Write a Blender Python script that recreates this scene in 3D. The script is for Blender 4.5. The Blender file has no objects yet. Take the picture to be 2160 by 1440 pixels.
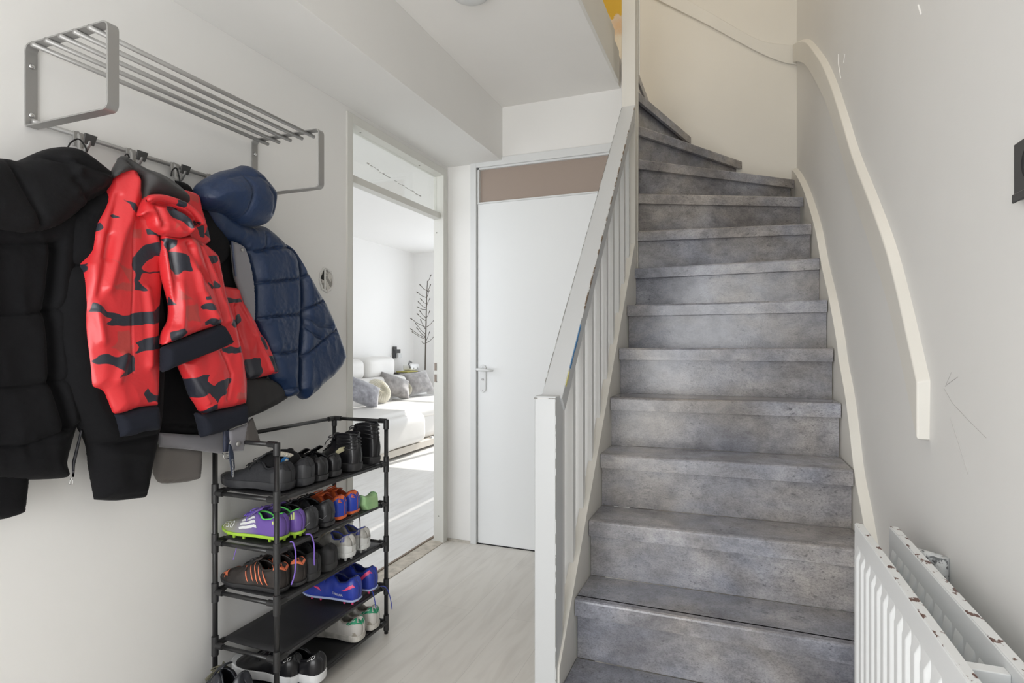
import bpy, bmesh, math, random
import numpy as np
from mathutils import Vector, noise, geometry, Matrix
random.seed(7)
C = bpy.context.scene.collection
S = bpy.context.scene
# ------------------------------------------------------------------ camera
F, TH, HY, H = 1225.0, math.atan((1559.5-1080)/1225.0), 726.0, 1.2154
cd = bpy.data.cameras.new('camera'); cam = bpy.data.objects.new('camera', cd); C.objects.link(cam)
cam.location = (0, 0, H); cam.rotation_euler = (math.pi/2, 0, TH)
cd.sensor_width = 36; cd.lens = F/2160*36; cd.shift_y = (HY-720)/2160; cd.clip_start = .02
S.camera = cam
# ------------------------------------------------------------------ light
w = bpy.data.worlds.new('world'); S.world = w; w.use_nodes = True
w.node_tree.nodes['Background'].inputs[0].default_value = (.75, .86, 1, 1)
w.node_tree.nodes['Background'].inputs[1].default_value = 1.0
def area(name, loc, rot, sx, sy, power, col=(1, 1, 1)):
    l = bpy.data.lights.new(name, 'AREA'); l.shape = 'RECTANGLE'; l.size = sx; l.size_y = sy
    l.energy = power; l.color = col
    o = bpy.data.objects.new(name, l); C.objects.link(o); o.location = loc; o.rotation_euler = rot
    return o
R = math.radians
area('front_window_daylight', (-.75, -1.34, 1.15), (R(104), 0, 0), 1.3, 2.0, 58, (1, .99, .975))
area('stairwell_fill', (-.7, 2.3, 5.1), (0, 0, 0), 1.6, 1.4, 26, (1, .93, .83))  # unseen overhead lamp, added to light the stair
area('living_window_daylight', (-2.9, 7.95, 1.3), (R(-90), 0, 0), 2.6, 2.1, 42, (.97, .985, 1))
area('living_fill', (-3.2, 1.35, 1.5), (R(90), 0, 0), 2.2, 1.8, 26, (1, 1, 1))  # second unseen lamp, added to brighten the living room
sl = bpy.data.lights.new('sun', 'SUN'); sl.energy = 5; sl.angle = R(.6); sl.color = (1, .96, .9)
so = bpy.data.objects.new('sun', sl); C.objects.link(so); so.rotation_euler = (R(-52), 0, R(-8)); so.location = (-3, 10, 6)
vs = S.view_settings; vs.view_transform = 'Standard'; vs.look = 'None'; vs.exposure = -.03; S.cycles.diffuse_bounces = 8; vs.gamma = 1
# ------------------------------------------------------------------ pixel helpers (points on real planes)
def ray(x, y):
    u = (x-1080)/F; v = (HY-y)/F; s, c = math.sin(TH), math.cos(TH)
    return Vector((-s+u*c, c+u*s, v))
O = Vector((0, 0, H))
def atX(x, y, X): d = ray(x, y); return O+d*(X/d.x)
def atY(x, y, Y): d = ray(x, y); return O+d*(Y/d.y)
def atZ(x, y, Z): d = ray(x, y); return O+d*((Z-H)/d.z)
WA, WB = Vector((.335, 4.05, 0)), Vector((.40, 1.6, 0))     # right wall line in plan
WN = Vector((-(WA.y-WB.y), WA.x-WB.x, 0)).normalized()      # into the room
def wallX(Y, off=0): return WB.x+(WA.x-WB.x)*(Y-WB.y)/(WA.y-WB.y)-off
# ------------------------------------------------------------------ materials
MATS = {}
def mat(name, col, rough=.6, metal=0, var=0, vscale=8, bump=0, bscale=60, stretch=(1, 1, 1), spec=.5, sheen=0, col2=None, thr=None, coat=0):
    if name in MATS: return MATS[name]
    m = bpy.data.materials.new(name); m.use_nodes = True; nt = m.node_tree; b = nt.nodes['Principled BSDF']
    b.inputs['Base Color'].default_value = (*col, 1); b.inputs['Roughness'].default_value = rough
    b.inputs['Metallic'].default_value = metal; b.inputs['Specular IOR Level'].default_value = spec
    if sheen: b.inputs['Sheen Weight'].default_value = sheen
    if coat: b.inputs['Coat Weight'].default_value = coat
    if var or bump or col2:
        tc = nt.nodes.new('ShaderNodeTexCoord'); mp = nt.nodes.new('ShaderNodeMapping'); mp.inputs['Scale'].default_value = stretch
        nt.links.new(tc.outputs['Object'], mp.inputs[0])
    if var or col2:
        n = nt.nodes.new('ShaderNodeTexNoise'); n.inputs['Scale'].default_value = vscale; n.inputs['Detail'].default_value = 6
        nt.links.new(mp.outputs[0], n.inputs['Vector'])
        r = nt.nodes.new('ShaderNodeValToRGB')
        if thr: r.color_ramp.elements[0].position = thr; r.color_ramp.elements[1].position = thr+.03
        else: r.color_ramp.elements[0].position = .3; r.color_ramp.elements[1].position = .7
        c2 = col2 or tuple(min(1, c*(1+var)) for c in col); c1 = col if col2 else tuple(c*(1-var) for c in col)
        r.color_ramp.elements[0].color = (*c1, 1); r.color_ramp.elements[1].color = (*c2, 1)
        nt.links.new(n.outputs['Fac'], r.inputs[0]); nt.links.new(r.outputs[0], b.inputs['Base Color'])
    if bump:
        n2 = nt.nodes.new('ShaderNodeTexNoise'); n2.inputs['Scale'].default_value = bscale; n2.inputs['Detail'].default_value = 4
        nt.links.new(mp.outputs[0], n2.inputs['Vector'])
        bm_ = nt.nodes.new('ShaderNodeBump'); bm_.inputs['Strength'].default_value = bump; bm_.inputs['Distance'].default_value = .004
        nt.links.new(n2.outputs['Fac'], bm_.inputs['Height']); nt.links.new(bm_.outputs[0], b.inputs['Normal'])
    MATS[name] = m; return m
wallm = mat('plaster_white', (.79, .783, .765), .75, var=.022, vscale=1.6, bump=.10, bscale=35)
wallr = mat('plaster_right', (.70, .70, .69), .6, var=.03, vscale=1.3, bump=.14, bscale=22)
ceilm = mat('plaster_ceiling', (.80, .785, .76), .8, var=.02, vscale=2, bump=.06, bscale=40)
stairwallm = mat('plaster_stairwell', (.70, .68, .63), .7, var=.03, vscale=1.5, bump=.1, bscale=25)
livm = mat('plaster_living', (.84, .835, .825), .8)
paint = mat('paint_white_gloss', (.68, .69, .69), .36, var=.015, vscale=3)
paintc = mat('paint_cream', (.68, .665, .62), .38, var=.02, vscale=4, bump=.06, bscale=18)
doorm = mat('paint_door', (.77, .785, .79), .4)
framem = mat('paint_frame', (.66, .655, .615), .4, var=.015, vscale=4)
steel = mat('steel_grey', (.36, .355, .345), .42, metal=.55, bump=.03, bscale=200)
blackm = mat('rack_black', (.018, .018, .019), .33)
blackj = mat('rack_joint_black', (.022, .022, .023), .45)
shelfm = mat('shelf_fabric_black', (.022, .022, .024), .55, bump=.2, bscale=500, var=.35, vscale=9)
darkm = mat('dark', (.01, .01, .011), .7)
chrome = mat('chrome', (.7, .7, .7), .2, metal=1)

def laminate():
    m = bpy.data.materials.new('stair_concrete_laminate'); m.use_nodes = True; nt = m.node_tree; b = nt.nodes['Principled BSDF']
    L = nt.links.new; N = nt.nodes.new
    tc = N('ShaderNodeTexCoord')
    def nz(scale, det, dist=0, st=(1, 1, 1), rough=.6):
        mp = N('ShaderNodeMapping'); mp.inputs['Scale'].default_value = st; L(tc.outputs['Object'], mp.inputs[0])
        n = N('ShaderNodeTexNoise'); n.inputs['Scale'].default_value = scale; n.inputs['Detail'].default_value = det
        n.inputs['Distortion'].default_value = dist; n.inputs['Roughness'].default_value = rough; L(mp.outputs[0], n.inputs['Vector']); return n.outputs['Fac']
    def ramp(f, p0, c0, p1, c1):
        r = N('ShaderNodeValToRGB'); r.color_ramp.elements[0].position = p0; r.color_ramp.elements[1].position = p1
        r.color_ramp.elements[0].color = (*c0, 1); r.color_ramp.elements[1].color = (*c1, 1); L(f, r.inputs[0]); return r.outputs[0]
    def mul(a, c):
        x = N('ShaderNodeMix'); x.data_type = 'RGBA'; x.blend_type = 'MULTIPLY'; x.inputs[0].default_value = 1
        L(a, x.inputs[6]); L(c, x.inputs[7]); return x.outputs[2]
    base = ramp(nz(3.2, 5, .3), .32, (.190, .187, .195), .68, (.44, .43, .425))
    mid = ramp(nz(16, 6, .2, (1, 1, 1.6), .7), .30, (.62, .62, .64), .58, (1, 1, 1))
    spots = ramp(nz(55, 5, .1, (1, 1, 1.7), .75), .33, (.42, .42, .44), .44, (1, 1, 1))
    patch = ramp(nz(7, 2), .42, (1, 1, 1), .6, (0, 0, 0))
    mx = N('ShaderNodeMix'); mx.data_type = 'RGBA'; L(patch, mx.inputs[0]); L(spots, mx.inputs[6]); mx.inputs[7].default_value = (1, 1, 1, 1)
    hue = ramp(nz(2.1, 3, .2, (1, 1, 1.4)), .38, (.90, .95, 1.08), .62, (1.05, 1.0, .94))
    fine = ramp(nz(150, 4, 0, (1, 1, 1.5), .8), .36, (.72, .72, .74), .55, (1.05, 1.05, 1.05))
    L(mul(mul(mul(mul(base, mid), mx.outputs[2]), hue), fine), b.inputs['Base Color'])
    b.inputs['Roughness'].default_value = .22
    bp = N('ShaderNodeBump'); bp.inputs['Strength'].default_value = .16; bp.inputs['Distance'].default_value = .002
    L(nz(180, 3), bp.inputs['Height']); L(bp.outputs[0], b.inputs['Normal'])
    return m
lam = laminate()

def floormat(name, base, alt, dark):
    m = bpy.data.materials.new(name); m.use_nodes = True; nt = m.node_tree; b = nt.nodes['Principled BSDF']
    L = nt.links.new; N = nt.nodes.new
    tc = N('ShaderNodeTexCoord'); mp = N('ShaderNodeMapping'); mp.inputs['Rotation'].default_value = (0, 0, R(90)); L(tc.outputs['Object'], mp.inputs[0])
    br = N('ShaderNodeTexBrick'); br.inputs['Scale'].default_value = 1; br.inputs['Brick Width'].default_value = 1.2; br.inputs['Row Height'].default_value = .19
    br.inputs['Mortar Size'].default_value = .0012; br.inputs['Mortar Smooth'].default_value = .3; br.inputs['Bias'].default_value = 0
    br.inputs['Color1'].default_value = (*base, 1); br.inputs['Color2'].default_value = (*alt, 1); br.inputs['Mortar'].default_value = (*dark, 1)
    L(mp.outputs[0], br.inputs['Vector'])
    mp2 = N('ShaderNodeMapping'); mp2.inputs['Scale'].default_value = (6, .9, 1); L(tc.outputs['Object'], mp2.inputs[0])
    n = N('ShaderNodeTexNoise'); n.inputs['Scale'].default_value = 3; n.inputs['Detail'].default_value = 7; n.inputs['Distortion'].default_value = .6; L(mp2.outputs[0], n.inputs['Vector'])
    r = N('ShaderNodeValToRGB'); r.color_ramp.elements[0].position = .28; r.color_ramp.elements[1].position = .55
    r.color_ramp.elements[0].color = (.87, .86, .85, 1); r.color_ramp.elements[1].color = (1, 1, 1, 1); L(n.outputs['Fac'], r.inputs[0])
    x = N('ShaderNodeMix'); x.data_type = 'RGBA'; x.blend_type = 'MULTIPLY'; x.inputs[0].default_value = 1; L(br.outputs[0], x.inputs[6]); L(r.outputs[0], x.inputs[7])
    L(x.outputs[2], b.inputs['Base Color']); b.inputs['Roughness'].default_value = .42
    return m
floorm = floormat('floor_laminate', (.72, .695, .65), (.70, .675, .635), (.60, .58, .54))
floorl = floormat('floor_laminate_living', (.72, .715, .70), (.69, .685, .675), (.6, .59, .57))
# ------------------------------------------------------------------ mesh helpers
class MB:
    def __init__(s): s.v = []; s.f = []
    def add(s, v, f): k = len(s.v); s.v += [Vector(p) for p in v]; s.f += [[i+k for i in q] for q in f]; return s
    def box(s, x0, x1, y0, y1, z0, z1):
        return s.add([(x0,y0,z0),(x1,y0,z0),(x1,y1,z0),(x0,y1,z0),(x0,y0,z1),(x1,y0,z1),(x1,y1,z1),(x0,y1,z1)],
                     [(0,3,2,1),(4,5,6,7),(0,1,5,4),(1,2,6,5),(2,3,7,6),(3,0,4,7)])
    def prism(s, pts, d):       # planar polygon extruded by vector d
        n = len(pts); p = [Vector(q) for q in pts]; d = Vector(d)
        return s.add(p+[q+d for q in p], [list(range(n))[::-1], [n+i for i in range(n)]]+[[i, (i+1) % n, n+(i+1) % n, n+i] for i in range(n)])
    def tube(s, path, r, seg=8, closed=False, caps=True):
        P = [Vector(p) for p in path]; n = len(P); rs = r if isinstance(r, (list, tuple)) else [r]*n
        up = None; vs = []; fs = []
        for i in range(n):
            a = P[(i-1) % n] if (i > 0 or closed) else P[i]; b = P[(i+1) % n] if (i < n-1 or closed) else P[i]
            t = (b-a).normalized()
            if up is None: up = Vector((0, 0, 1)) if abs(t.z) < .9 else Vector((1, 0, 0))
            x = t.cross(up).normalized(); up = x.cross(t).normalized()
            for k in range(seg):
                an = 2*math.pi*k/seg; vs.append(P[i]+(x*math.cos(an)+up*math.sin(an))*rs[i])
        for i in range(n if closed else n-1):
            j = (i+1) % n
            for k in range(seg): fs.append([i*seg+k, i*seg+(k+1) % seg, j*seg+(k+1) % seg, j*seg+k])
        if caps and not closed: fs += [list(range(seg))[::-1], [(n-1)*seg+k for k in range(seg)]]
        return s.add(vs, fs)
    def lathe(s, prof, center, axis='z', seg=24):
        vs = []; fs = []; c = Vector(center)
        for (r, h) in prof:
            for k in range(seg):
                a = 2*math.pi*k/seg; q = (r*math.cos(a), r*math.sin(a), h)
                q = {'z': q, 'x': (q[2], q[0], q[1]), 'y': (q[1], q[2], q[0])}[axis]; vs.append(c+Vector(q))
        for i in range(len(prof)-1):
            for k in range(seg): fs.append([i*seg+k, i*seg+(k+1) % seg, (i+1)*seg+(k+1) % seg, (i+1)*seg+k])
        fs += [list(range(seg))[::-1], [(len(prof)-1)*seg+k for k in range(seg)]]
        return s.add(vs, fs)
    def build(s, name, m, parent=None, bevel=0, smooth=False, sub=0, seg=2):
        org = parent.get('_o') if parent else None
        o0 = Vector(org) if org else Vector((0, 0, 0))
        me = bpy.data.meshes.new(name); me.from_pydata([tuple(p-o0) for p in s.v], [], s.f); me.update()
        bm = bmesh.new(); bm.from_mesh(me); bmesh.ops.recalc_face_normals(bm, faces=bm.faces); bm.to_mesh(me); bm.free()
        o = bpy.data.objects.new(name, me); C.objects.link(o); me.materials.append(m)
        if parent: o.parent = parent; o['_o'] = org or (0, 0, 0)
        if bevel:
            b = o.modifiers.new('bevel', 'BEVEL'); b.width = bevel; b.segments = seg; b.limit_method = 'ANGLE'; b.angle_limit = R(35); b.harden_normals = True
        if sub: q = o.modifiers.new('sub', 'SUBSURF'); q.levels = sub; q.render_levels = sub
        if smooth or bevel:
            for p in me.polygons: p.use_smooth = True
        return o
def thing(name, label, cat, loc=(0, 0, 0), group=None, rotz=0):
    o = bpy.data.objects.new(name, None); C.objects.link(o); o.location = loc; o.rotation_euler = (0, 0, rotz)
    o.empty_display_size = .05
    o['label'] = label; o['category'] = cat; o['_o'] = tuple(loc)
    if group: o['group'] = group
    return o
def tag(o, label, cat, group=None):
    o['label'] = label; o['category'] = cat
    if group: o['group'] = group
    return o
def struct(o): o['kind'] = 'structure'; return o
def box(name, x0, x1, y0, y1, z0, z1, m, parent=None, bevel=0): return MB().box(x0, x1, y0, y1, z0, z1).build(name, m, parent, bevel)

# ================================================================== SETTING
XL = -1.69; YF = 3.22; ZC = 2.634
struct(MB().box(-1.79, .62, -1.2, 4.2, -.12, 0).build('floor', floorm))
struct(MB().box(-4.7, -1.791, 1.2, 7.8, -.12, 0).build('floor', floorl))
# wall left (with the door opening)
lw = MB().box(-1.757, XL, -1.2, 2.217, 0, ZC)
lw.box(-1.757, XL, 3.195, YF, 0, ZC); lw.box(-1.757, XL, 2.217, 3.195, 2.292, ZC)
struct(lw.build('wall_left', wallm))
# bulkhead under the ceiling along the left wall
struct(MB().box(XL, -1.322, -1.2, YF, 2.315, ZC).build('trim_1', wallm, bevel=.002))
# ceiling / upper floor slab
cl = MB().box(-2.1, -.615, 1.2, YF, ZC, 2.8).box(-2.1, .62, -1.2, 1.2, ZC, 2.8).box(-2.1, -.56, YF, 4.1, ZC, 2.8)
struct(cl.build('ceiling', ceilm))
# far wall: left strip, above the door, right of the door (behind the balusters)
fw = MB().box(-1.757, -1.528, YF, 3.3, 0, ZC).box(-1.528, -.60, YF, 3.3, 2.335, ZC).box(-.62, -.563, YF, 3.3, 0, 2.335).box(-.602, -.563, 3.195, 3.3, 2.335, 2.86)
struct(fw.build('wall_far', wallm))
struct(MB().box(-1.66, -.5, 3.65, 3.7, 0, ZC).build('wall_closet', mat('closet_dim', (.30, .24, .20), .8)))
# right wall, slightly out of square
WAe = WB+(WA-WB)*((4.15-1.6)/(4.05-1.6)); WBe = WB+(WA-WB)*((-1.2-1.6)/(4.05-1.6))
rw = MB().prism([(WBe.x, -1.2, -.02), (WAe.x, 4.15, -.02), (WAe.x+.12, 4.15, -.02), (WBe.x+.12, -1.2, -.02)], (0, 0, 5.3))
struct(rw.build('wall_right', wallr))
struct(MB().box(-.70, .36, 4.04, 4.15, -.02, 5.3).build('wall_stair_back', stairwallm))
# yellow painted piece of wall upstairs, ragged brush edge
ym = bpy.data.materials.new('upstairs_paint_yellow'); ym.use_nodes = True; nt = ym.node_tree; N = nt.nodes.new; Lk = nt.links.new
tc = N('ShaderNodeTexCoord'); sp = N('ShaderNodeSeparateXYZ'); Lk(tc.outputs['Object'], sp.inputs[0])
nn = N('ShaderNodeTexNoise'); nn.inputs['Scale'].default_value = 9; nn.inputs['Detail'].default_value = 5; Lk(tc.outputs['Object'], nn.inputs['Vector'])
ad = N('ShaderNodeMath'); ad.operation = 'MULTIPLY_ADD'; Lk(nn.outputs['Fac'], ad.inputs[0]); ad.inputs[1].default_value = .45; Lk(sp.outputs['Z'], ad.inputs[2])
rr = N('ShaderNodeValToRGB'); rr.color_ramp.elements[0].position = 0; rr.color_ramp.elements[0].color = (.72, .66, .55, 1)
mr = N('ShaderNodeMapRange'); Lk(ad.outputs[0], mr.inputs[0]); mr.inputs[1].default_value = 3.3; mr.inputs[2].default_value = 4.3
Lk(mr.outputs[0], rr.inputs[0])
e = rr.color_ramp.elements.new(.22); e.color = (.72, .66, .55, 1); e = rr.color_ramp.elements.new(.31); e.color = (.66, .46, .28, 1)
e = rr.color_ramp.elements.new(.41); e.color = (.66, .54, .42, 1)
rr.color_ramp.elements[-1].position = .425; rr.color_ramp.elements[-1].color = (.62, .38, .02, 1)
Lk(rr.outputs[0], nt.nodes['Principled BSDF'].inputs['Base Color']); nt.nodes['Principled BSDF'].inputs['Roughness'].default_value = .6
struct(MB().box(-2.1, -.70, 4.04, 4.15, 2.8, 5.3).build('wall_landing', ym))
struct(MB().box(-2.2, -2.1, 1.1, 4.15, 2.634, 5.3).box(-2.2, .5, 1.1, 1.2, 2.8, 5.3).build('wall_upstairs', stairwallm))
struct(MB().box(-2.2, .5, 1.1, 4.15, 5.25, 5.35).build('ceiling', ceilm))
# stair-opening fascia: board, upper board, thin shadow joint
fa = MB().box(-.62, -.604, 1.2, 3.13, ZC-.004, 2.80); fa.build('trim_2', paintc, bevel=.002)['kind'] = 'structure'
fb = MB().box(-.64, -.622, 1.2, 3.10, 2.806, 2.90); fb.build('trim_3', paintc, bevel=.002)['kind'] = 'structure'
# front wall behind the camera with a big window
fr = MB().box(-1.79, -1.42, -1.3, -1.2, 0, ZC).box(-.08, .62, -1.3, -1.2, 0, ZC).box(-1.42, -.08, -1.3, -1.2, 0, .10).box(-1.42, -.08, -1.3, -1.2, 2.25, ZC)
struct(fr.build('wall_front', wallm))
wf = MB().box(-1.42, -.08, -1.27, -1.22, .10, .16).box(-1.42, -.08, -1.27, -1.22, 2.2, 2.25).box(-1.42, -1.37, -1.27, -1.22, .10, 2.25).box(-.13, -.08, -1.27, -1.22, .10, 2.25).box(-.77, -.72, -1.27, -1.22, .10, 2.25)
struct(wf.build('window_2', paint, bevel=.003))
# living room shell
struct(MB().box(-4.8, -4.63, 1.2, 7.9, 0, 2.7).build('wall_living_left', livm))
lb = MB().box(-4.7, -3.95, 7.7, 7.85, 0, 2.7).box(-1.9, -1.69, 7.7, 7.85, 0, 2.7).box(-3.95, -1.9, 7.7, 7.85, 2.35, 2.7).box(-3.95, -1.9, 7.7, 7.85, 0, .12)
struct(lb.build('wall_living_back', livm))
struct(MB().box(-3.95, -1.9, 7.74, 7.8, .12, .2).box(-3.95, -1.9, 7.74, 7.8, 2.27, 2.35).box(-3.95, -3.88, 7.74, 7.8, .2, 2.27).box(-1.97, -1.9, 7.74, 7.8, .2, 2.27).box(-2.96, -2.89, 7.74, 7.8, .2, 2.27).build('window_3', paint, bevel=.003))
struct(MB().box(-1.757, -1.69, 3.3, 7.8, 0, 2.7).build('wall_living_right', livm))
ls = MB().box(-4.7, -4.3, 1.1, 1.2, 0, 2.7).box(-2.1, -1.79, 1.1, 1.2, 0, 2.7).box(-4.3, -2.1, 1.1, 1.2, 2.4, 2.7).box(-4.3, -2.1, 1.1, 1.2, 0, .6)
struct(ls.build('wall_living_front', livm))
struct(MB().box(-4.8, -1.79, 1.1, 7.9, 2.6, 2.7).build('ceiling', livm))
# threshold between hall and living room
thm = mat('threshold_worn', (.50, .455, .39), .8, var=.22, vscale=25, bump=.5, bscale=60)
struct(MB().box(-1.788, -1.688, 2.24, 3.17, -.02, .004).build('trim_4', thm, bevel=.002))
struct(MB().box(-1.80, -1.787, 2.24, 3.3, -.02, .009).build('trim_5', mat('threshold_dark', (.22, .17, .13), .7)))

# ---- door_1: frame of the living-room doorway with transom (door leaf removed)
d1 = thing('door_1', '', '', (-1.74, 2.69, 0)); del d1['label'], d1['category']; d1['kind'] = 'structure'
fm = MB().box(-1.759, -1.682, 2.217, 2.258, 0, 2.292).box(-1.759, -1.682, 3.165, 3.195, 0, 2.292).box(-1.759, -1.682, 2.258, 3.165, 2.248, 2.292)
fm.box(-1.704, -1.682, 3.150, 3.165, 0, 2.248)
fm.build('frame', framem, d1, bevel=.0015)
MB().box(-1.757, -1.706, 2.258, 3.165, 1.985, 2.02).build('transom_bar', framem, d1, bevel=.002)
gl = bpy.data.materials.new('transom_glass'); gl.use_nodes = True; g = gl.node_tree; g.nodes.clear()
ou = g.nodes.new('ShaderNodeOutputMaterial'); mxs = g.nodes.new('ShaderNodeMixShader'); tr = g.nodes.new('ShaderNodeBsdfTransparent'); gs = g.nodes.new('ShaderNodeBsdfGlossy')
tr.inputs[0].default_value = (.96, .965, .95, 1); gs.inputs['Roughness'].default_value = .03; mxs.inputs[0].default_value = .10
g.links.new(tr.outputs[0], mxs.inputs[1]); g.links.new(gs.outputs[0], mxs.inputs[2]); g.links.new(mxs.outputs[0], ou.inputs[0])
MB().box(-1.742, -1.736, 2.258, 3.165, 2.02, 2.248).build('transom_pane', gl, d1)
sm = MB()
for (y0, y1, za, zb) in ((2.27, 2.31, 2.115, 2.108), (2.44, 2.66, 2.118, 2.098), (2.69, 2.98, 2.098, 2.075)):
    k = 8
    for i in range(k):
        a = y0+(y1-y0)*i/k; b = y0+(y1-y0)*(i+.8)/k; z = za+(zb-za)*i/k+random.uniform(-.003, .003)
        sm.box(-1.7355, -1.735, a, b, z, z+random.uniform(.003, .008))
sm.build('transom_streak', mat('streak', (.62, .62, .60), .7), d1)  # broken pale strips across the transom pane
hm = MB().box(-1.752, -1.738, 3.162, 3.166, .985, 1.03).box(-1.752, -1.738, 3.162, 3.166, 1.055, 1.10)
hm.build('latch_hole', mat('latch_metal', (.22, .18, .15), .5, metal=.5), d1)
dots = MB()
for (x, y) in ((921, 491), (921, 805), (925, 1088)):
    p = atY(x, y, 3.165); dots.lathe([(.004, 0), (.004, -.0015)], (p.x, 3.165, p.z), 'y', 10)
for yy in (2.37, 2.93): dots.lathe([(.005, 0), (.005, -.0015)], (-1.722, yy, 2.248), 'z', 10)
dots.build('screw_hole', mat('hole', (.2, .19, .17), .7), d1)

# ---- door_2: closed white door in the far wall, brown transom pane, handle
d2 = thing('door_2', '', '', (-1.05, YF, 0)); del d2['label'], d2['category']; d2['kind'] = 'structure'
MB().box(-1.528, -1.49, 3.205, 3.30, 0, 2.335).box(-1.49, -.66, 3.205, 3.30, 2.288, 2.335).box(-.66, -.62, 3.205, 3.30, 0, 2.335).build('frame', paint, d2, bevel=.002)
MB().box(-1.486, -.664, 3.222, 3.262, .006, 2.068).build('leaf', doorm, d2, bevel=.002)
MB().box(-1.490, -.662, 3.2212, 3.2222, 0, .007).build('gap', darkm, d2)
MB().box(-1.486, -.664, 3.218, 3.25, 2.068, 2.078).box(-1.486, -1.474, 3.218, 3.25, 2.078, 2.288).box(-1.486, -.664, 3.218, 3.25, 2.277, 2.288).build('glazing_bead', paint, d2, bevel=.001)
MB().box(-1.474, -.664, 3.236, 3.242, 2.078, 2.277).build('transom_pane', mat('pane_brown', (.33, .265, .225), .35), d2)
hx, hz = -1.449, 1.0
pl = MB()
pts = [(hx+.021*math.cos(a), 3.222, (.063 if math.sin(a) >= 0 else -.063)+1.008+.021*math.sin(a)) for a in [i*math.pi/10 for i in range(20)]]
pl.prism(pts, (0, -.008, 0)); plate = pl.build('handle_plate', paint, d2, bevel=.002)
lv = MB().tube([(hx, 3.216, 1.062), (hx, 3.17, 1.062)], .009, 12).tube([(hx-.028, 3.172, 1.066), (hx, 3.170, 1.064), (hx+.05, 3.170, 1.060), (hx+.085, 3.176, 1.058)], [.006, .009, .008, .005], 12)
lv.build('door_handle', chrome if 0 else paint, plate, smooth=True)
MB().lathe([(.007, 0), (.007, -.004), (.004, -.004)], (hx, 3.214, 1.003), 'y', 14).build('keyhole', steel, plate)
MB().lathe([(.003, 0), (.003, -.0015)], (hx, 3.214, 1.078), 'y', 10).lathe([(.003, 0), (.003, -.0015)], (hx, 3.214, .935), 'y', 10).build('screw', steel, plate)
# grubby skirting bit in the far-left corner
struct(MB().box(-1.69, -1.528, 3.205, 3.221, 0, .012).build('baseboard_far', mat('grime', (.5, .47, .42), .8, var=.2, vscale=40)))

# ================================================================== STAIRCASE
st = thing('staircase', 'steep winding staircase clad in grey concrete-look laminate with white balustrade', 'staircase', (-.07, 1.62, 0))
LP = {1: (-.49, 1.621), 2: (-.49, 1.804), 3: (-.49, 1.987), 4: (-.49, 2.17), 5: (-.49, 2.353), 6: (-.49, 2.54), 7: (-.49, 2.735), 8: (-.49, 2.955), 9: (-.49, 3.022), 10: (-.494, 3.047), 11: (-.50, 3.111), 12: (-.503, 3.174), 13: (-.511, 3.225), 14: (-.558, 3.12)}
RP = {1: 1.615, 2: 1.799, 3: 1.995, 4: 2.193, 5: 2.405, 6: 2.56, 7: 2.70, 8: 2.90, 9: 3.14, 10: 3.44, 11: 3.84}
OFF = .034
def Rpt(k):
    if k <= 11: return (wallX(RP[k], OFF), RP[k])
    return {12: (.016, 4.038), 13: (-.30, 4.038), 14: (-.558, 4.038)}[k]
for k in range(1, 14):
    l, r = Vector((*LP[k], 0)), Vector((*Rpt(k), 0)); d = (r-l).normalized(); n = Vector((-d.y, d.x, 0))   # n points up the stairs
    if k >= 8 and k<=13: l = l-d*.03
    z = .2*k
    if k <= 6: nx = [Vector((*Rpt(k+1), 0)), Vector((*LP[k+1], 0))]
    else:
        nx = [Vector((*Rpt(k+1), 0)), Vector((*LP[k+1], 0))]
        if k == 11: nx = [Vector((wallX(4.038, OFF), 4.038, 0))]+nx
    body = [l+n*.008, r+n*.008]+[p+n*(.03 if i < len(nx)-1 or True else 0) for i, p in enumerate(nx)]
    body = [l+n*.004, r+n*.004]+[Vector((p.x, min(p.y+.025, 4.038), 0)) for p in nx]
    def inside(p): return p
    tb = MB()
    if k in (12, 13): body = [l+n*.004, r+n*.004, Vector((*Rpt(k+1), 0)), Vector((-.56, 3.12, 0))]
    if k == 11: body = [l+n*.004, r+n*.004, Vector((wallX(4.038, OFF), 4.038, 0)), Vector((*Rpt(12), 0)), Vector((-.53, 3.14, 0))]
    # cladding: flat tread with a rounded front lip 52 mm tall
    area2 = lambda P: sum(P[i].x*P[(i+1) % len(P)].y-P[(i+1) % len(P)].x*P[i].y for i in range(len(P)))
    body[0] = l+n*.028; body[1] = r+n*.028
    tb.prism([Vector((p.x, p.y, z-.02)) for p in body], (0, 0, .02))
    lip = MB()
    prof = [(0, -.052), (0, -.008), (.002, -.003), (.008, 0), (.034, 0), (.034, -.02), (.018, -.02), (.018, -.052)]
    vs_ = [l+n*a+Vector((0, 0, z+b)) for a, b in prof]+[r+n*a+Vector((0, 0, z+b)) for a, b in prof]
    m_ = len(prof)
    lip.add(vs_, [list(range(m_))[::-1], [m_+i for i in range(m_)]]+[[i, (i+1) % m_, m_+(i+1) % m_, m_+i] for i in range(m_)])
    t = tb.build('tread', lam, st); ls_ = lip.build('nosing', lam, t)
    rz0 = z-.2; rb = MB().prism([p for p in (l+n*.031+Vector((0, 0, rz0)), r+n*.031+Vector((0, 0, rz0)), r+n*.043+Vector((0, 0, rz0)), l+n*.043+Vector((0, 0, rz0)))], (0, 0, .19))
    rb.build('riser', lam, st)
# landing edge
t = MB().prism([(-.558, 3.31, 2.78), (-.558, 4.038, 2.78), (-.60, 4.038, 2.78), (-.60, 3.31, 2.78)], (0, 0, .024)).build('tread', lam, st)
MB().box(-.566, -.548, 3.31, 4.038, 2.752, 2.804).build('nosing', lam, t, bevel=.004)
MB().box(-.585, -.565, 3.31, 4.038, 2.6, 2.78).build('riser', lam, st)
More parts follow.
